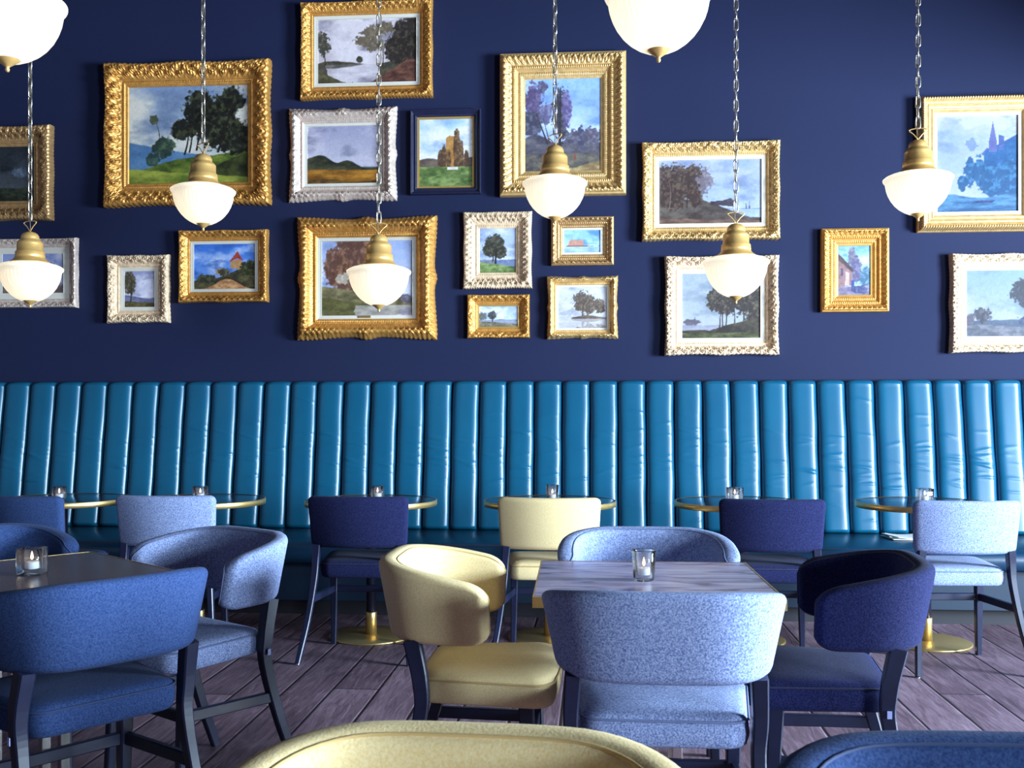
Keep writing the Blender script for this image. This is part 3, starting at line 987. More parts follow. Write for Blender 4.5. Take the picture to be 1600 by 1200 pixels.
def art_hill(p):
    p.sky((112, 128, 158), (186, 180, 164), (196, 188, 176), 0.55, 2.6)
    p.land(lambda u: 0.43 - 0.22 * u, (62, 92, 128), (86, 118, 150), 5, 21)
    p.land(lambda u: 0.10 + 0.30 * np.clip(u, 0, 1) ** 1.1 + 0.04 * np.sin(5 * u), (44, 58, 26), (112, 122, 46), 5, 23)
    p.tree(0.30, 0.37, 0.22, 0.22, (36, 48, 42), (66, 84, 60), 41, 0.9)
    p.tree(0.21, 0.25, 0.13, 0.15, (36, 52, 50), (60, 80, 66), 42, 0.8)
    for k, (a, b, w, h) in enumerate(((0.46, 0.55, 0.22, 0.22), (0.60, 0.74, 0.34, 0.46), (0.72, 0.60, 0.42, 0.50), (0.86, 0.85, 0.26, 0.26), (0.90, 0.46, 0.30, 0.40))):
        p.tree(a, b, w, h, (22, 22, 18), (58, 60, 40), 44 + k, 0.85)
    for a, b, c, d, w in ((0.47, 0.30, 0.50, 0.55, 0.010), (0.51, 0.32, 0.53, 0.6, 0.009), (0.57, 0.34, 0.58, 0.6, 0.010), (0.75, 0.32, 0.88, 0.9, 0.012), (0.26, 0.44, 0.22, 0.66, 0.005)):
        p.line(a, b, c, d, w, (32, 26, 22), 0.01)
    p.tree(0.21, 0.66, 0.08, 0.09, (62, 66, 50), (84, 88, 66), 52, 1.2)
    p.land(lambda u: 0.05 + 0.30 * np.clip((u - 0.45) * 1.6, 0, 1), (30, 32, 20), (62, 66, 34), 8, 27)
    p.land(lambda u: 0.16 - 0.10 * u, (74, 88, 34), (140, 142, 58), 7, 29)

def art_pond(p):
    p.sky((140, 132, 146), (196, 178, 176), (198, 186, 190), 0.6, 3.0)
    p.land(lambda u: 0.33 + 0.03 * np.sin(9 * u), (58, 54, 46), (88, 78, 64), 8, 21)
    for k, (a, b, w, h) in enumerate(((0.93, 0.72, 0.40, 0.62), (0.80, 0.50, 0.30, 0.46), (0.97, 0.5, 0.3, 0.6))):
        p.tree(a, b, w, h, (38, 32, 30), (66, 56, 46), 40 + k, 0.7)
    p.water(0.30, 0.0, (150, 140, 150), 0.3, 0.10, 0.62)
    p.land(lambda u: 0.36 * np.clip((u - 0.52) * 2.6, 0, 1), (66, 40, 36), (108, 72, 58), 8, 25)
    p.land(lambda u: 0.18 * np.clip((0.30 - u) * 4.0, 0, 1), (56, 52, 38), (90, 82, 58), 8, 26)
    p.line(0.66, 0.22, 0.62, 0.84, 0.010, (58, 46, 42), 0.02)
    p.line(0.64, 0.5, 0.75, 0.78, 0.007, (58, 46, 42)); p.line(0.63, 0.55, 0.5, 0.75, 0.006, (58, 46, 42))
    for k, (a, b) in enumerate(((0.55, 0.78), (0.66, 0.84), (0.47, 0.64), (0.58, 0.60))):
        p.tree(a, b, 0.2, 0.2, (92, 80, 66), (122, 108, 88), 50 + k, 1.5)
    p.line(0.08, 0.3, 0.05, 0.75, 0.009, (48, 44, 40)); p.tree(0.06, 0.62, 0.14, 0.36, (58, 54, 46), (92, 86, 72), 57, 1.4)
    p.tree(0.42, 0.37, 0.07, 0.11, (46, 44, 38), (64, 60, 50), 58, 0.6)

def art_field(p):
    p.sky((140, 136, 160), (190, 182, 190), (176, 168, 182), 0.6, 3.2)
    p.land(lambda u: 0.30, (92, 108, 126), (116, 130, 140), 6, 20)
    p.land(lambda u: 0.28 + 0.20 * np.exp(-((u - 0.22) / 0.17) ** 2) + 0.12 * np.exp(-((u - 0.02) / 0.14) ** 2) + 0.13 * np.exp(-((u - 0.56) / 0.14) ** 2), (34, 36, 28), (66, 64, 46), 8, 22)
    p.land(lambda u: 0.26 - 0.02 * u, (92, 58, 22), (172, 116, 46), 5, 24, sx=0.3)
    p.land(lambda u: 0.06 + 0.03 * np.sin(7 * u), (60, 40, 22), (110, 80, 42), 6, 26)

def art_ruin(p):
    p.sky((150, 178, 214), (206, 206, 206), (214, 210, 206), 0.6, 3.0)
    p.land(lambda u: 0.40 + 0.03 * np.sin(8 * u), (84, 70, 66), (110, 94, 84), 9, 21)
    p.poly([(0.50, 0.28), (0.50, 0.72), (0.56, 0.75), (0.68, 0.74), (0.70, 0.28)], (168, 120, 66))
    for k, (a, w, h) in enumerate(((0.70, 0.14, 0.9), (0.46, 0.12, 0.52), (0.40, 0.12, 0.40), (0.78, 0.10, 0.6), (0.88, 0.10, 0.40), (0.55, 0.10, 0.4))):
        p.tree(a, 0.30 + h * 0.25, w, h * 0.75, (78, 58, 46), (124, 92, 62), 40 + k, 0.5)
    p.land(lambda u: 0.30, (66, 84, 46), (126, 142, 84), 9, 24)
    p.poly([(0.52, 0.245), (0.52, 0.29), (0.72, 0.29), (0.72, 0.245)], (206, 196, 186))

def art_poplars(p):
    p.sky((122, 152, 210), (176, 182, 208), (186, 190, 214), 0.55, 3.0)
    p.land(lambda u: 0.36 + 0.05 * np.sin(11 * u), (66, 62, 74), (96, 92, 98), 8, 21)
    p.land(lambda u: 0.20, (60, 56, 62), (104, 96, 84), 8, 22)
    for k, (a, b, w, h, cc) in enumerate(((0.12, 0.72, 0.26, 0.50, (74, 62, 92)), (0.10, 0.5, 0.26, 0.3, (62, 60, 76)), (0.46, 0.62, 0.20, 0.66, (52, 48, 58)), (0.55, 0.70, 0.14, 0.4, (84, 74, 110)), (0.28, 0.62, 0.16, 0.24, (84, 80, 108)), (0.24, 0.92, 0.14, 0.14, (72, 68, 90)), (0.74, 0.36, 0.10, 0.24, (62, 60, 80)), (0.88, 0.38, 0.22, 0.2, (76, 70, 84)), (0.62, 0.36, 0.2, 0.18, (70, 66, 80)))):
        p.tree(a, b, w, h, cc, tuple(x + 30 for x in cc), 40 + k, 1.1, 14)
    p.line(0.30, 0.30, 0.15, 0.62, 0.010, (56, 46, 50)); p.line(0.33, 0.30, 0.24, 0.58, 0.007, (66, 54, 58)); p.line(0.46, 0.25, 0.47, 0.9, 0.016, (48, 44, 50))
    p.land(lambda u: 0.10 * np.clip(u * 2 - 0.8, 0, 1), (112, 92, 66), (180, 158, 112), 8, 27)
    p.poly([(0.645, 0.12), (0.65, 0.19), (0.67, 0.19), (0.675, 0.12)], (110, 60, 50))

def art_lake(p):
    p.sky((150, 164, 200), (190, 200, 222), (184, 186, 208), 0.6, 2.6)
    p.land(lambda u: 0.24 + 0.0 * u, (96, 112, 146), (120, 136, 168), 6, 20)
    p.water(0.23, 0.0, (150, 172, 214), 0.35, 0.6, 1.2)
    p.land(lambda u: 0.34 - 0.24 * np.clip((u - 0.5) * 2.6, -0.2, 1), (74, 62, 60), (112, 100, 92), 8, 22)
    for k, (a, b, w, h) in enumerate(((0.06, 0.62, 0.26, 0.66), (0.20, 0.66, 0.24, 0.62), (0.33, 0.66, 0.24, 0.56), (0.13, 0.45, 0.3, 0.5), (0.36, 0.40, 0.14, 0.3))):
        p.tree(a, b, w, h, (70, 54, 52), (108, 88, 76), 40 + k, 0.75, 13)
    p.line(0.10, 0.25, 0.08, 0.8, 0.008, (132, 112, 102), 0.02); p.line(0.27, 0.26, 0.29, 0.8, 0.010, (66, 50, 52))
    p.tree(0.44, 0.66, 0.16, 0.4, (120, 108, 118), (150, 140, 150), 48, 1.6)
    p.poly([(0.50, 0.30), (0.50, 0.35), (0.62, 0.36), (0.70, 0.40), (0.74, 0.34), (0.74, 0.26)], (76, 66, 78))
    p.land(lambda u: 0.10 - 0.05 * u, (96, 70, 62), (150, 118, 98), 9, 27, sx=0.3)
    p.poly([(0.84, 0.22), (0.845, 0.32), (0.86, 0.22)], (88, 92, 128)); p.poly([(0.87, 0.22), (0.88, 0.34), (0.89, 0.22)], (88, 92, 128))

def art_church(p):
    p.sky((168, 190, 226), (206, 210, 232), (222, 222, 236), 0.55, 3.2)
    p.tree(0.43, 0.70, 0.14, 0.12, (140, 160, 210), (160, 176, 220), 39, 1.2)
    p.poly([(0.58, 0.20), (0.58, 0.62), (0.62, 0.66), (0.72, 0.66), (1.0, 0.80), (1.0, 0.20)], (44, 104, 166))
    p.poly([(0.64, 0.62), (0.64, 0.72), (0.69, 0.94), (0.74, 0.72), (0.74, 0.62)], (112, 116, 182))
    p.poly([(0.76, 0.64), (0.76, 0.80), (0.83, 0.78), (0.83, 0.64)], (80, 106, 176))
    p.line(0.74, 0.68, 1.0, 0.80, 0.010, (84, 104, 170)); p.line(0.57, 0.60, 0.62, 0.66, 0.012, (90, 110, 180))
    for k, (a, b, w, h) in enumerate(((0.40, 0.40, 0.14, 0.32), (0.52, 0.42, 0.16, 0.36), (0.32, 0.30, 0.14, 0.2), (0.66, 0.34, 0.3, 0.36), (0.9, 0.34, 0.36, 0.5))):
        p.tree(a, b, w, h, (42, 96, 150), (76, 142, 190), 40 + k, 0.9)
    p.land(lambda u: 0.17 + 0.02 * np.sin(9 * u), (46, 96, 150), (104, 160, 204), 12, 24, sx=0.25)
    p.poly([(0.45, 0.115), (0.48, 0.095), (0.68, 0.095), (0.72, 0.12)], (54, 70, 130))

def art_dark(p):
    p.sky((34, 38, 44), (70, 74, 78), (62, 66, 74), 0.45, 3.0)
    p.tree(0.25, 0.6, 0.7, 0.8, (14, 15, 17), (36, 38, 36), 40, 0.8)
    p.tree(0.86, 0.52, 0.22, 0.16, (70, 80, 96), (96, 104, 116), 42, 1.2)
    p.land(lambda u: 0.30 + 0.06 * np.sin(6 * u), (22, 26, 20), (56, 60, 46), 8, 21)

def art_dim(p):
    p.sky((122, 130, 172), (170, 166, 178), (184, 178, 188), 0.6, 3.0)
    p.tree(0.82, 0.5, 0.2, 0.5, (72, 70, 110), (110, 104, 130), 40, 1.1)
    p.tree(0.2, 0.5, 0.26, 0.6, (70, 70, 100), (108, 104, 126), 41, 1.1)
    p.land(lambda u: 0.22, (70, 60, 62), (110, 92, 88), 8, 21)

def art_shore(p):
    p.sky((136, 136, 168), (196, 190, 206), (204, 198, 210), 0.6, 3.0)
    p.land(lambda u: 0.30 + 0.05 * np.cos(4 * u), (86, 88, 116), (112, 112, 140), 7, 20)
    p.tree(0.16, 0.68, 0.48, 0.66, (58, 52, 40), (92, 84, 62), 40, 0.9)
    p.line(0.20, 0.10, 0.24, 0.8, 0.020, (52, 44, 38), 0.02)
    p.land(lambda u: 0.17 - 0.04 * u, (52, 46, 30), (96, 84, 52), 8, 23)

def art_castle(p):
    p.sky((54, 100, 182), (118, 150, 206), (168, 180, 212), 0.42, 3.0)
    p.land(lambda u: 0.20 + 0.30 * np.exp(-((u - 0.92) / 0.42) ** 2), (50, 46, 34), (92, 84, 56), 9, 21)
    p.poly([(0.60, 0.46), (0.60, 0.62), (0.72, 0.66), (0.78, 0.62), (0.78, 0.44)], (170, 126, 84))
    p.poly([(0.575, 0.60), (0.71, 0.84), (0.80, 0.62), (0.70, 0.68)], (146, 56, 42))
    p.poly([(0.36, 0.34), (0.36, 0.44), (0.46, 0.46), (0.46, 0.32)], (160, 132, 104))
    p.tree(0.20, 0.24, 0.36, 0.20, (46, 46, 34), (82, 80, 56), 40, 0.8); p.tree(0.90, 0.46, 0.34, 0.36, (44, 46, 30), (84, 84, 48), 41, 0.8); p.tree(0.50, 0.38, 0.2, 0.18, (60, 54, 38), (98, 88, 60), 43, 1.0)
    p.land(lambda u: 0.24 * np.exp(-((u - 0.54) / 0.24) ** 2), (150, 100, 66), (206, 160, 112), 8, 25)

def art_wood(p):
    p.sky((146, 160, 200), (196, 190, 204), (200, 198, 214), 0.6, 2.6)
    for k, (a, b, w, h) in enumerate(((0.36, 0.78, 0.44, 0.60), (0.16, 0.66, 0.30, 0.5), (0.50, 0.58, 0.30, 0.5), (0.28, 0.5, 0.4, 0.4))):
        p.tree(a, b, w, h, (88, 58, 48), (134, 96, 74), 40 + k, 0.7, 9)
    p.land(lambda u: 0.40 - 0.16 * u, (78, 70, 50), (124, 114, 80), 8, 21)
    p.land(lambda u: 0.26 - 0.20 * u, (66, 62, 38), (112, 106, 62), 8, 23)
    p.tree(0.22, 0.50, 0.16, 0.16, (160, 146, 130), (190, 176, 160), 47, 1.3)
    p.tree(0.93, 0.22, 0.14, 0.12, (90, 82, 96), (120, 110, 120), 48, 0.9)
    p.water(0.14, 0.0, (190, 180, 190), 0.5, 0.36, 1.2)

def art_oak(p):
    p.sky((146, 162, 196), (192, 198, 212), (196, 198, 212), 0.6, 3.0)
    p.land(lambda u: 0.30, (92, 104, 140), (120, 130, 160), 7, 20)
    for k, (a, b, w, h) in enumerate(((0.42, 0.62, 0.62, 0.50), (0.30, 0.52, 0.44, 0.36), (0.56, 0.48, 0.40, 0.34))):
        p.tree(a, b, w, h, (52, 50, 44), (86, 84, 70), 40 + k, 0.6)
    p.line(0.44, 0.22, 0.45, 0.5, 0.022, (44, 38, 36)); p.line(0.36, 0.24, 0.40, 0.5, 0.014, (44, 38, 36))
    p.land(lambda u: 0.26 - 0.12 * u, (70, 88, 52), (132, 148, 92), 8, 23)
    p.line(0.12, 0.30, 0.40, 0.24, 0.012, (140, 120, 104))

def art_boat(p):
    p.sky((98, 146, 204), (196, 208, 220), (150, 182, 216), 0.4, 2.4)
    p.land(lambda u: 0.26, (120, 146, 196), (160, 178, 212), 8, 20, sx=0.2)
    p.poly([(0.10, 0.30), (0.14, 0.52), (0.26, 0.58), (0.40, 0.54), (0.50, 0.60), (0.54, 0.30)], (178, 128, 112))
    p.poly([(0.06, 0.28), (0.08, 0.33), (0.60, 0.31), (0.80, 0.30), (0.80, 0.28)], (120, 80, 74))
    p.line(0.22, 0.3, 0.22, 0.78, 0.010, (150, 128, 128)); p.line(0.36, 0.3, 0.36, 0.72, 0.010, (150, 128, 128))

def art_bank(p):
    p.sky((150, 168, 200), (196, 202, 216), (206, 208, 220), 0.6, 3.0)
    p.land(lambda u: 0.36, (120, 128, 150), (146, 150, 168), 7, 20)
    p.tree(0.34, 0.56, 0.24, 0.42, (56, 56, 58), (88, 86, 82), 40, 0.6); p.tree(0.08, 0.52, 0.26, 0.42, (86, 88, 86), (116, 116, 108), 41, 1.0)
    p.line(0.34, 0.2, 0.34, 0.5, 0.03, (50, 46, 46))
    p.land(lambda u: 0.30 - 0.16 * u, (84, 78, 66), (138, 128, 106), 8, 23); p.line(0.5, 0.36, 0.95, 0.33, 0.012, (96, 92, 104))

def art_isle(p):
    p.sky((200, 202, 216), (216, 214, 218), (222, 220, 226), 0.6, 3.0)
    p.land(lambda u: 0.30, (190, 190, 204), (208, 206, 214), 7, 20)
    p.tree(0.16, 0.36, 0.36, 0.12, (176, 176, 190), (190, 188, 198), 39, 1.2)
    for k, (a, b, w, h) in enumerate(((0.52, 0.68, 0.44, 0.46), (0.60, 0.56, 0.50, 0.40), (0.86, 0.52, 0.20, 0.36), (0.46, 0.50, 0.3, 0.2))):
        p.tree(a, b, w, h, (96, 82, 76), (142, 124, 106), 40 + k, 1.0, 12)
    p.line(0.50, 0.28, 0.52, 0.62, 0.018, (92, 76, 72)); p.line(0.60, 0.28, 0.58, 0.6, 0.014, (96, 80, 76))
    p.land(lambda u: 0.25 + 0.07 * np.exp(-((u - 0.6) / 0.3) ** 2) - 0.16 * np.clip((0.3 - u) * 6, 0, 1), (92, 78, 74), (132, 112, 96), 8, 22)
    p.water(0.235, 0.0, (206, 198, 204), 0.6, -0.2, 1.3)

def art_willows(p):
    p.sky((178, 194, 214), (216, 216, 222), (206, 210, 222), 0.5, 2.6)
    p.land(lambda u: 0.21, (170, 170, 190), (190, 188, 204), 7, 20)
    p.tree(0.12, 0.25, 0.22, 0.10, (116, 106, 122), (140, 128, 140), 39, 0.8); p.poly([(0.15, 0.22), (0.165, 0.34), (0.18, 0.22)], (112, 102, 124))
    for k, (a, b, w, h) in enumerate(((0.42, 0.58, 0.22, 0.36), (0.56, 0.56, 0.30, 0.42), (0.74, 0.66, 0.40, 0.6), (0.92, 0.66, 0.34, 0.7), (0.96, 0.36, 0.3, 0.5))):
        p.tree(a, b, w, h, (76, 66, 64), (128, 116, 100), 40 + k, 1.0, 11)
    for a, b in ((0.48, 0.02), (0.52, -0.01), (0.56, 0.02), (0.67, 0.0), (0.78, 0.01)):
        p.line(a, 0.16, a + b, 0.56, 0.010, (72, 60, 60))
    p.land(lambda u: 0.13 + 0.20 * np.clip((u - 0.34) * 1.6, 0, 1), (66, 58, 56), (104, 94, 78), 9, 23)
    p.land(lambda u: 0.09, (74, 74, 50), (128, 126, 88), 9, 25)

def art_lane(p):
    p.sky((104, 158, 214), (186, 206, 226), (196, 212, 232), 0.5, 3.0)
    p.tree(0.44, 0.78, 0.30, 0.40, (110, 104, 122), (142, 134, 146), 39, 1.0); p.tree(0.56, 0.5, 0.36, 0.6, (96, 90, 122), (132, 124, 152), 40, 0.8); p.tree(0.86, 0.34, 0.36, 0.5, (70, 104, 132), (122, 150, 166), 41, 1.0)
    p.poly([(0.0, 0.16), (0.0, 0.84), (0.44, 0.50), (0.44, 0.20)], (150, 116, 118))
    p.poly([(0.0, 0.72), (0.0, 0.86), (0.48, 0.52), (0.46, 0.45)], (92, 70, 74))
    p.poly([(0.22, 0.20), (0.24, 0.48), (0.34, 0.46), (0.34, 0.2)], (198, 170, 160))
    p.poly([(0.08, 0.40), (0.08, 0.56), (0.16, 0.54), (0.16, 0.4)], (92, 76, 98))
    p.land(lambda u: 0.17 + 0.04 * u, (104, 92, 120), (160, 146, 164), 9, 23)
    p.poly([(0.40, 0.08), (0.41, 0.30), (0.50, 0.30), (0.50, 0.08)], (72, 78, 140)); p.tree(0.66, 0.12, 0.5, 0.2, (70, 72, 116), (108, 112, 142), 44, 0.8)

def art_meadow(p):
    p.sky((160, 188, 220), (208, 206, 218), (206, 208, 220), 0.5, 2.6)
    p.land(lambda u: 0.24 + 0.04 * u, (70, 86, 116), (96, 110, 136), 7, 20)
    p.tree(0.19, 0.32, 0.20, 0.24, (72, 68, 84), (108, 104, 116), 40, 1.1); p.line(0.19, 0.2, 0.19, 0.36, 0.012, (64, 58, 70)); p.tree(0.05, 0.26, 0.14, 0.2, (104, 94, 112), (130, 118, 132), 41, 1.2)
    for k, (a, b, w, h) in enumerate(((0.68, 0.66, 0.34, 0.44), (0.78, 0.76, 0.3, 0.40), (0.86, 0.56, 0.3, 0.44))):
        p.tree(a, b, w, h, (58, 58, 74), (100, 98, 104), 43 + k, 0.9)
    p.line(0.70, 0.2, 0.68, 0.6, 0.016, (60, 56, 68)); p.line(0.84, 0.2, 0.80, 0.6, 0.018, (60, 56, 68)); p.tree(0.8, 0.25, 0.4, 0.2, (52, 68, 108), (86, 100, 130), 48, 0.7)
    p.land(lambda u: 0.17 + 0.02 * np.sin(7 * u), (92, 94, 112), (150, 146, 158), 11, 23)

# carved frames -------------------------------------------------------------------------------------------------
PROFILES = {
    'carved': [(0.0, 0.0), (0.0, 0.60), (0.02, 0.86), (0.07, 1.0), (0.14, 0.98), (0.28, 0.84), (0.44, 0.66), (0.58, 0.50), (0.68, 0.42), (0.74, 0.40), (0.77, 0.47), (0.82, 0.47), (0.86, 0.36), (0.93, 0.34), (0.97, 0.31), (1.0, 0.24)],
    'stepped': [(0.0, 0.0), (0.0, 0.55), (0.03, 0.72), (0.08, 0.74), (0.12, 0.96), (0.17, 1.0), (0.30, 0.86), (0.44, 0.62), (0.50, 0.58), (0.53, 0.66), (0.60, 0.66), (0.63, 0.50), (0.74, 0.38), (0.78, 0.43), (0.86, 0.41), (0.90, 0.32), (1.0, 0.25)],
    'swept': [(0.0, 0.0), (0.0, 0.30), (0.04, 0.48), (0.14, 0.70), (0.26, 0.95), (0.38, 1.0), (0.48, 0.88), (0.60, 0.62), (0.72, 0.46), (0.78, 0.44), (0.82, 0.52), (0.88, 0.52), (0.92, 0.42), (1.0, 0.32)],
    'flat': [(0.0, 0.0), (0.0, 0.80), (0.06, 1.0), (0.14, 1.0), (0.30, 0.80), (0.58, 0.62), (0.62, 0.74), (0.78, 0.74), (0.84, 0.56), (1.0, 0.45)],
    'smooth': [(0.0, 0.0), (0.0, 0.35), (0.06, 0.45), (0.10, 0.70), (0.16, 0.92), (0.22, 1.0), (0.30, 0.98), (0.36, 0.80), (0.40, 0.74), (0.52, 0.66), (0.56, 0.70), (0.60, 0.70), (0.64, 0.60), (0.78, 0.52), (0.82, 0.58), (0.88, 0.56), (0.93, 0.44), (1.0, 0.36)],
}
def scroll(s, q, rw, pitch, ph):
    """carved scrollwork: spirals in alternating cells along the rail with small leaves between them"""
    h = np.zeros_like(s)
    for shift, qc, sg in ((0.0, 0.24, 1), (0.5, 0.46, -1)):
        a = s / pitch + shift
        k = np.floor(a + 0.5); f = a - k
        par = np.where(np.mod(k, 2) == 0, 1.0, -1.0) * sg
        b = (q - qc) * rw / pitch
        r = np.hypot(f, b); th = np.arctan2(b, f * par)
        h = np.maximum(h, np.exp(-(r / 0.42) ** 2) * (0.5 + 0.5 * np.cos(2 * PI * r * 4.2 - 2 * th)) ** 0.7 * 1.5)
    leaf = (0.5 + 0.5 * np.sin(2 * PI * s / pitch * 2 + 16 * q + ph)) * (0.5 + 0.5 * np.cos(2 * PI * s / pitch - 20 * q))
    return np.maximum(h, leaf * 0.8) - 0.45

def frame_mesh(W, Hh, rw, d, style, seed, amp=1.0, pitch=0.05):
    pr = PROFILES[style]
    # densify the profile
    pp = []
    for (a, b), (c, e) in zip(pr[:-1], pr[1:]):
        n = 1 if abs(c - a) < 0.03 else (3 if rw > 0.05 else 2)
        for i in range(n):
            pp.append((a + (c - a) * i / n, b + (e - b) * i / n))
    pp.append(pr[-1]); pp = np.array(pp)
    m = MB()
    rs = np.random.RandomState(seed); ph = rs.rand(6) * 6.28
    rails = [(W, Hh, 0), (Hh, W, 1), (W, Hh, 2), (Hh, W, 3)]
    for (L, O, r) in rails:
        n = max(60, int(L / 0.0042))
        t = np.linspace(0, 1, n)
        # finer towards the mitres
        P = np.zeros((n, len(pp), 3))
        for j, (q, zf) in enumerate(pp):
            off = q * rw
            half = L / 2 - off
            s = -half + 2 * half * t
            ds = half + 0 * s - np.abs(s) + off       # distance from the outer corner along the rail
            ac = np.abs(s)
            env = 0.0; bump = 0.0 * s; z = zf * d + 0.0 * s
            w = math.sin(PI * min(1.0, max(0.0, (q - 0.02) / 0.66))) ** 0.8 if 0.02 < q < 0.68 else 0.0
            sp = s / pitch
            ks = rw / 0.06
            if style == 'carved':
                h = scroll(s, q, rw, pitch, ph[0])
                z += amp * 0.36 * d * w * h
                bump += amp * 0.0022 * ks * np.abs(np.sin(PI * sp * 2)) * (1 - min(1, q * 5))
            elif style == 'stepped':
                w2 = math.sin(PI * (q - 0.10) / 0.38) if 0.10 < q < 0.48 else 0.0
                h = scroll(s, q, rw, pitch * 0.8, ph[2])
                z += amp * 0.30 * d * w2 * h
                if 0.53 <= q <= 0.61: z += 0.05 * d * np.sin(2 * PI * s / 0.014)
            elif style == 'swept':
                cd = np.exp(-(ds / (0.20 * min(W, Hh) + rw * 0.6)) ** 2)
                cc = np.exp(-(ac / (0.05 * L + 0.015)) ** 2)
                h = scroll(s, q, rw, pitch * 0.8, ph[0])
                e2 = np.clip(cd * 1.5 + cc * 0.8, 0, 1)
                w3 = math.sin(PI * min(1, q / 0.78)) if 0 < q < 0.78 else 0.0
                z += amp * 0.24 * d * w3 * e2 * h + 0.12 * d * w3 * e2
                bump += (0.16 * rw * (cd - 0.25) * 1.0 + 0.14 * rw * np.exp(-(ac / (0.06 * L)) ** 2) + amp * 0.018 * rw * e2 * np.sin(2 * PI * sp * 1.6)) * (1 - min(1, q * 2.2))
            elif style == 'smooth':
                if 0.04 < q < 0.36: z += 0.05 * d * np.sin(2 * PI * s / 0.016 + 14 * q)
                if 0.54 < q < 0.64: z += 0.03 * d * np.sin(2 * PI * s / 0.010)
            # corner and middle cartouches on the carved frames
            if style == 'carved' and amp > 0.4:
                cr = np.exp(-(ds / (rw * 1.2)) ** 2); mr = np.exp(-(ac / (rw * 0.9)) ** 2)
                wq = math.sin(PI * min(1, q / 0.72)) if q < 0.72 else 0
                z += 0.18 * d * wq * (cr + 0.7 * mr) * (1 + 0.5 * np.cos(10 * q + ds / rw * 7))
                bump += rw * 0.10 * (cr * 0.9 + 0.9 * mr) * (1 - min(1, q * 3)) * amp
            if style in ('carved', 'swept', 'stepped') and 0.75 < q < 0.90:
                z += 0.035 * d * np.sin(2 * PI * s / 0.012)
            along = s.copy(); outw = O / 2 - off + bump
            # at the mitre the displacement runs along the diagonal
            along[0] -= bump[0]; along[-1] += bump[-1]
            if r == 0: x, y = along, outw
            elif r == 1: x, y = outw, -along
            elif r == 2: x, y = -along, -outw
            else: x, y = -outw, along
            P[:, j, 0] = x; P[:, j, 1] = -z; P[:, j, 2] = y
        m.grid(P)
    return m

def grid_obj(name, w, h, y, mat, parent, C):
    nx, ny = C.shape[:2]
    X, Z = np.meshgrid(np.linspace(-w / 2, w / 2, nx), np.linspace(-h / 2, h / 2, ny), indexing='ij')
    V = np.stack([X, np.full_like(X, y), Z], -1).reshape(-1, 3)
    i, j = np.meshgrid(np.arange(nx - 1), np.arange(ny - 1), indexing='ij')
    a = (i * ny + j).ravel()
    F = np.stack([a, a + ny, a + ny + 1, a + 1], 1)
    # thickness: a rim of depth behind the picture face
    me = bpy.data.meshes.new(name)
    edge = [k * ny for k in range(nx)] + [(nx - 1) * ny + k for k in range(1, ny)] + [k * ny + ny - 1 for k in range(nx - 2, -1, -1)] + [k for k in range(ny - 2, 0, -1)]
    nb = len(V)
    Vb = V[edge].copy(); Vb[:, 1] = y + 0.012
    V2 = np.concatenate([V, Vb]); ne = len(edge)
    FB = [(edge[(k + 1) % ne], edge[k], nb + k, nb + (k + 1) % ne) for k in range(ne)]
    me.from_pydata(V2.tolist(), [], F.tolist() + FB + [tuple(nb + k for k in range(ne))])
    at_ = me.color_attributes.new('paint', 'FLOAT_COLOR', 'POINT')
    c = C.reshape(-1, 3) / 255.0
    c = np.where(c <= 0.04045, c / 12.92, ((c + 0.055) / 1.055) ** 2.4)
    cc = np.ones((len(V2), 4)); cc[:nb, :3] = c; cc[nb:, :3] = 0.25
    at_.data.foreach_set('color', cc.ravel())
    me.materials.append(mat)
    o = bpy.data.objects.new(name, me); COL.objects.link(o); o.parent = parent
    return o

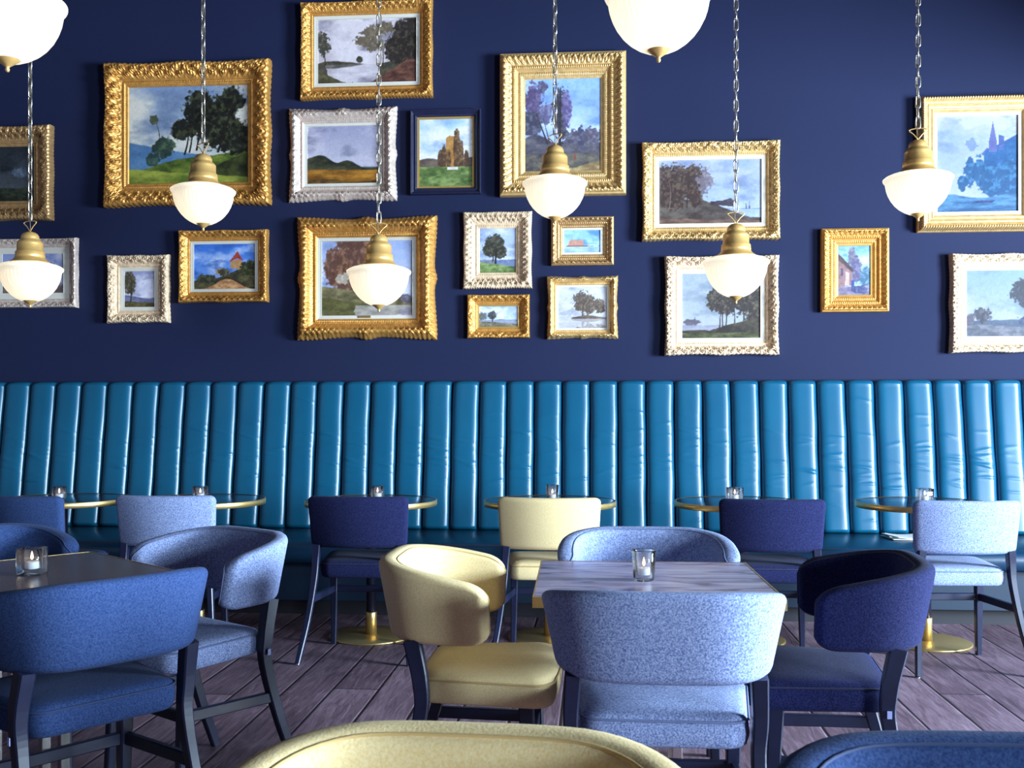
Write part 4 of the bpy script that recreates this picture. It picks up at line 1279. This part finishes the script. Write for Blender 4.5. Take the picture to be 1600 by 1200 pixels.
PAINT_GAIN = 1.0
def picture(outer, canvas, style, mat, art, label, liner=None, lmat='cream_liner', depth=0.055, seed=1, amp=1.0, pitch=0.05, plaque=False, gain=1.17, tilt=0.0):
    yf = WALL_Y - depth * 0.8
    a = at(outer[0], outer[1], Y=yf); b = at(outer[2], outer[3], Y=yf)
    # the outer rectangle is read along its mid lines so that perspective does not skew it
    um, vm = (outer[0] + outer[2]) / 2, (outer[1] + outer[3]) / 2
    c = at(um, vm, Y=yf)
    W = at(outer[2], vm, Y=yf).x - at(outer[0], vm, Y=yf).x
    H = at(um, outer[1], Y=yf).z - at(um, outer[3], Y=yf).z
    cu, cv = (canvas[0] + canvas[2]) / 2, (canvas[1] + canvas[3]) / 2
    cc = at(cu, cv, Y=yf)
    cw = at(canvas[2], cv, Y=yf).x - at(canvas[0], cv, Y=yf).x
    ch = at(cu, canvas[1], Y=yf).z - at(cu, canvas[3], Y=yf).z
    lw = (liner or 0) / 233.0
    rw = ((W - cw) / 2 + (H - ch) / 2) / 2 - lw
    root = thing('framed_picture', label, 'painting', (c.x, WALL_Y - 0.001, c.z))
    root.rotation_euler = (0, tilt, 0)
    frame_mesh(W, H, rw, depth, style, seed, amp, pitch).build('frame', M[mat], root)
    iw, ih = W - 2 * rw, H - 2 * rw
    cw, ch = iw - 2 * lw, ih - 2 * lw
    if lw > 0:
        m = MB(); P = []
        for (x, z) in ((1, 1), (-1, 1), (-1, -1), (1, -1)):
            P.append([(x * (iw / 2 + 0.003), -depth * 0.25, z * (ih / 2 + 0.003)), (x * (iw / 2 + 0.003), -depth * 0.34, z * (ih / 2 + 0.003)), (x * (cw / 2 + 0.003), -depth * 0.30, z * (ch / 2 + 0.003)), (x * (cw / 2), -depth * 0.33, z * (ch / 2)), (x * (cw / 2 - 0.001), -depth * 0.16, z * (ch / 2 - 0.001))])
        m.grid(P, closed_u=True, smooth=False); m.build('liner', M[lmat], root)
    p = Paint(cw, ch, seed); art(p); p.grade(gain)
    grid_obj('canvas', cw + 0.004, ch + 0.004, -depth * 0.2, M['oil_paint'], root, p.C)
    if plaque:
        m = MB(); m.box((-0.055, -depth * 0.40, -ih / 2 + 0.004), (0.030, -depth * 0.325, -ih / 2 + 0.020), 0.001); m.build('plaque', M['brass'], root)
    return root

picture((-118, 199, 75.5, 342), (-85, 224, 42, 320), 'carved', 'bronze_gold', art_dark, 'dark brown-gold framed painting cut off by the view edge, nearly black trees', seed=3, depth=0.07, amp=0.8)
picture((164, 98, 416, 317), (200, 136, 386, 288), 'carved', 'gold', art_hill, 'big gold carved frame with dark trees on a green hill', seed=4, depth=0.08, pitch=0.075)
picture((470, 2, 673, 151), (494, 27, 648, 128), 'carved', 'gold', art_pond, 'topmost gold framed painting of a pond under a dark wooded bank', liner=5, seed=5, depth=0.065, pitch=0.045, amp=0.7)
picture((452, 169, 616, 311), (479, 196, 589, 289), 'swept', 'silver_gold', art_field, 'silvery frame with ochre field under a grey sky', liner=4, lmat='cream_liner', seed=6, depth=0.06)
picture((641, 171, 751, 303), (655, 184, 738, 290), 'flat', 'navy_frame', art_ruin, 'black frame with a golden ruin above a green meadow', liner=3, lmat='gilt_liner', seed=7, depth=0.05)
picture((780, 80, 978, 304), (818, 121, 938, 264), 'stepped', 'bright_gold', art_poplars, 'tall wide gold frame with slender trees under blue sky', seed=8, depth=0.085, pitch=0.05)
picture((1005, 222, 1217, 373), (1029, 248, 1190, 347), 'carved', 'bright_gold', art_lake, 'pale gold frame with brown trees beside a blue lake', liner=5, seed=9, depth=0.07, pitch=0.055, amp=0.8, gain=0.95)
picture((1436, 146, 1628, 360), (1466, 178, 1596, 326), 'smooth', 'bright_gold', art_church, 'gold and cream frame with a blue spired church over water', liner=5, seed=10, depth=0.09, gain=0.74)
picture((-22, 373, 118, 480), (3, 393, 97, 457), 'carved', 'silver_gold', art_dim, 'cream-matted picture partly hidden by the lowest dim pendant lamp', liner=9, seed=11, depth=0.05, amp=0.6)
picture((169, 400, 261, 502), (194, 421, 239, 480), 'carved', 'cream_gold', art_shore, 'small cream frame with wide slip and a shadowy lakeside tree', liner=5, seed=12, depth=0.055, pitch=0.06)
picture((280, 360, 416, 471), (302, 379, 397, 451), 'carved', 'gold', art_castle, 'gold frame with a red-roofed house on a hill under bright blue sky', liner=4, seed=13, depth=0.06, pitch=0.04, amp=0.7)
picture((465, 340, 677, 527), (502, 374, 644, 492), 'swept', 'gold', art_wood, 'large swept gold frame with brass plaque and russet trees', liner=5, seed=14, depth=0.08, plaque=True)
picture((726, 333, 828, 448), (750, 357, 805, 427), 'carved', 'cream_gold', art_oak, 'small scalloped pale gold frame with one round oak', seed=15, depth=0.05, pitch=0.034)
picture((861, 338, 959, 414), (882, 357, 938, 393), 'stepped', 'bronze_gold', art_boat, 'small frame with a pinkish sailing boat on blue water', liner=2.5, seed=16, depth=0.05, pitch=0.04)
picture((731, 461, 826, 527), (748, 480, 809, 512), 'carved', 'gold', art_bank, 'smallest gold frame with a low tree on a river bank', liner=2, lmat='gilt_liner', seed=17, depth=0.045, pitch=0.04, amp=0.7)
picture((856, 432, 964, 528), (870, 448, 946, 512), 'swept', 'bright_gold', art_isle, 'small gold frame with a pale wooded islet mirrored in water', liner=3, seed=18, depth=0.05, gain=0.98)
picture((1041, 401, 1215, 553), (1064, 427, 1189, 526), 'carved', 'cream_gold', art_willows, 'carved cream frame behind a low pendant lamp, pale lake and dark bank', liner=5, seed=19, depth=0.065, pitch=0.06, gain=0.82)
picture((1284, 356, 1390, 487), (1311, 383, 1362, 460), 'stepped', 'gold', art_lane, 'small upright gold frame with a house by a blue lane', liner=1.5, lmat='gilt_liner', seed=20, depth=0.06, pitch=0.04, gain=0.95)
picture((1488, 397, 1672, 549), (1512, 422, 1648, 524), 'carved', 'cream_gold', art_meadow, 'cream frame cut by the view edge, pale sky over a misty meadow', liner=5, seed=21, depth=0.065, pitch=0.05, gain=0.72)

# ------------------------------------------------------------------ groups of repeats
GROUPS = {'armchair': 'upholstered armchairs around the square tables', 'dining_chair': 'dining chairs in the row along the banquette',
          'round_table': 'round tables along the banquette', 'square_table': 'square tables in the middle of the room',
          'votive_candle': 'glass votives on the tables', 'pendant_lamp': 'brass and opal glass pendant lamps', 'framed_picture': 'framed paintings on the navy wall'}
for o in list(COL.objects):
    if o.parent is None and o.get('category') and o.name.split('.')[0] in GROUPS:
        o['group'] = GROUPS[o.name.split('.')[0]]

# ------------------------------------------------------------------ light
def area(name, loc, size, rot, power, col):
    l = bpy.data.lights.new(name, 'AREA'); l.shape = 'RECTANGLE'; l.size, l.size_y = size
    l.energy = power; l.color = col
    o = bpy.data.objects.new(name, l); COL.objects.link(o)
    o.location = loc; o.rotation_euler = rot
    return o
for (a, b), pw in zip(WIN, (1000, 1950)):
    area('window_daylight', (XR + 0.03, (a + b) / 2, (WZ0 + WZ1) / 2), (WZ1 - WZ0, b - a), (0, PI / 2, 0), pw, (0.64, 0.83, 1.0))
w = bpy.data.worlds.new('world'); SC.world = w; w.use_nodes = True
bg = w.node_tree.nodes['Background']
bg.inputs['Color'].default_value = (1.0, 0.40, 0.22, 1)
bg.inputs['Strength'].default_value = 0.068

# ------------------------------------------------------------------ camera
cam = bpy.data.cameras.new('camera')
co = bpy.data.objects.new('camera', cam); COL.objects.link(co)
co.location = (0, 0, EYE)
co.rotation_euler = (PI / 2, 0, TH)
cam.sensor_width = 36.0
cam.lens = 36.0 * FPX / 1600.0
cam.shift_y = (HOR - 600.0) / 1600.0
cam.clip_start = 0.05
cam.dof.use_dof = True
cam.dof.focus_distance = 4.6
cam.dof.aperture_fstop = 14
SC.camera = co
vs = SC.view_settings
vs.view_transform = 'Standard'; vs.look = 'None'; vs.gamma = 1.0; vs.exposure = 0.12
vs.use_curve_mapping = False
SC.cycles.use_denoising = True
SC.cycles.max_bounces = 8
SC.cycles.caustics_reflective = False
SC.cycles.caustics_refractive = False
SC.cycles.sample_clamp_indirect = 6.0
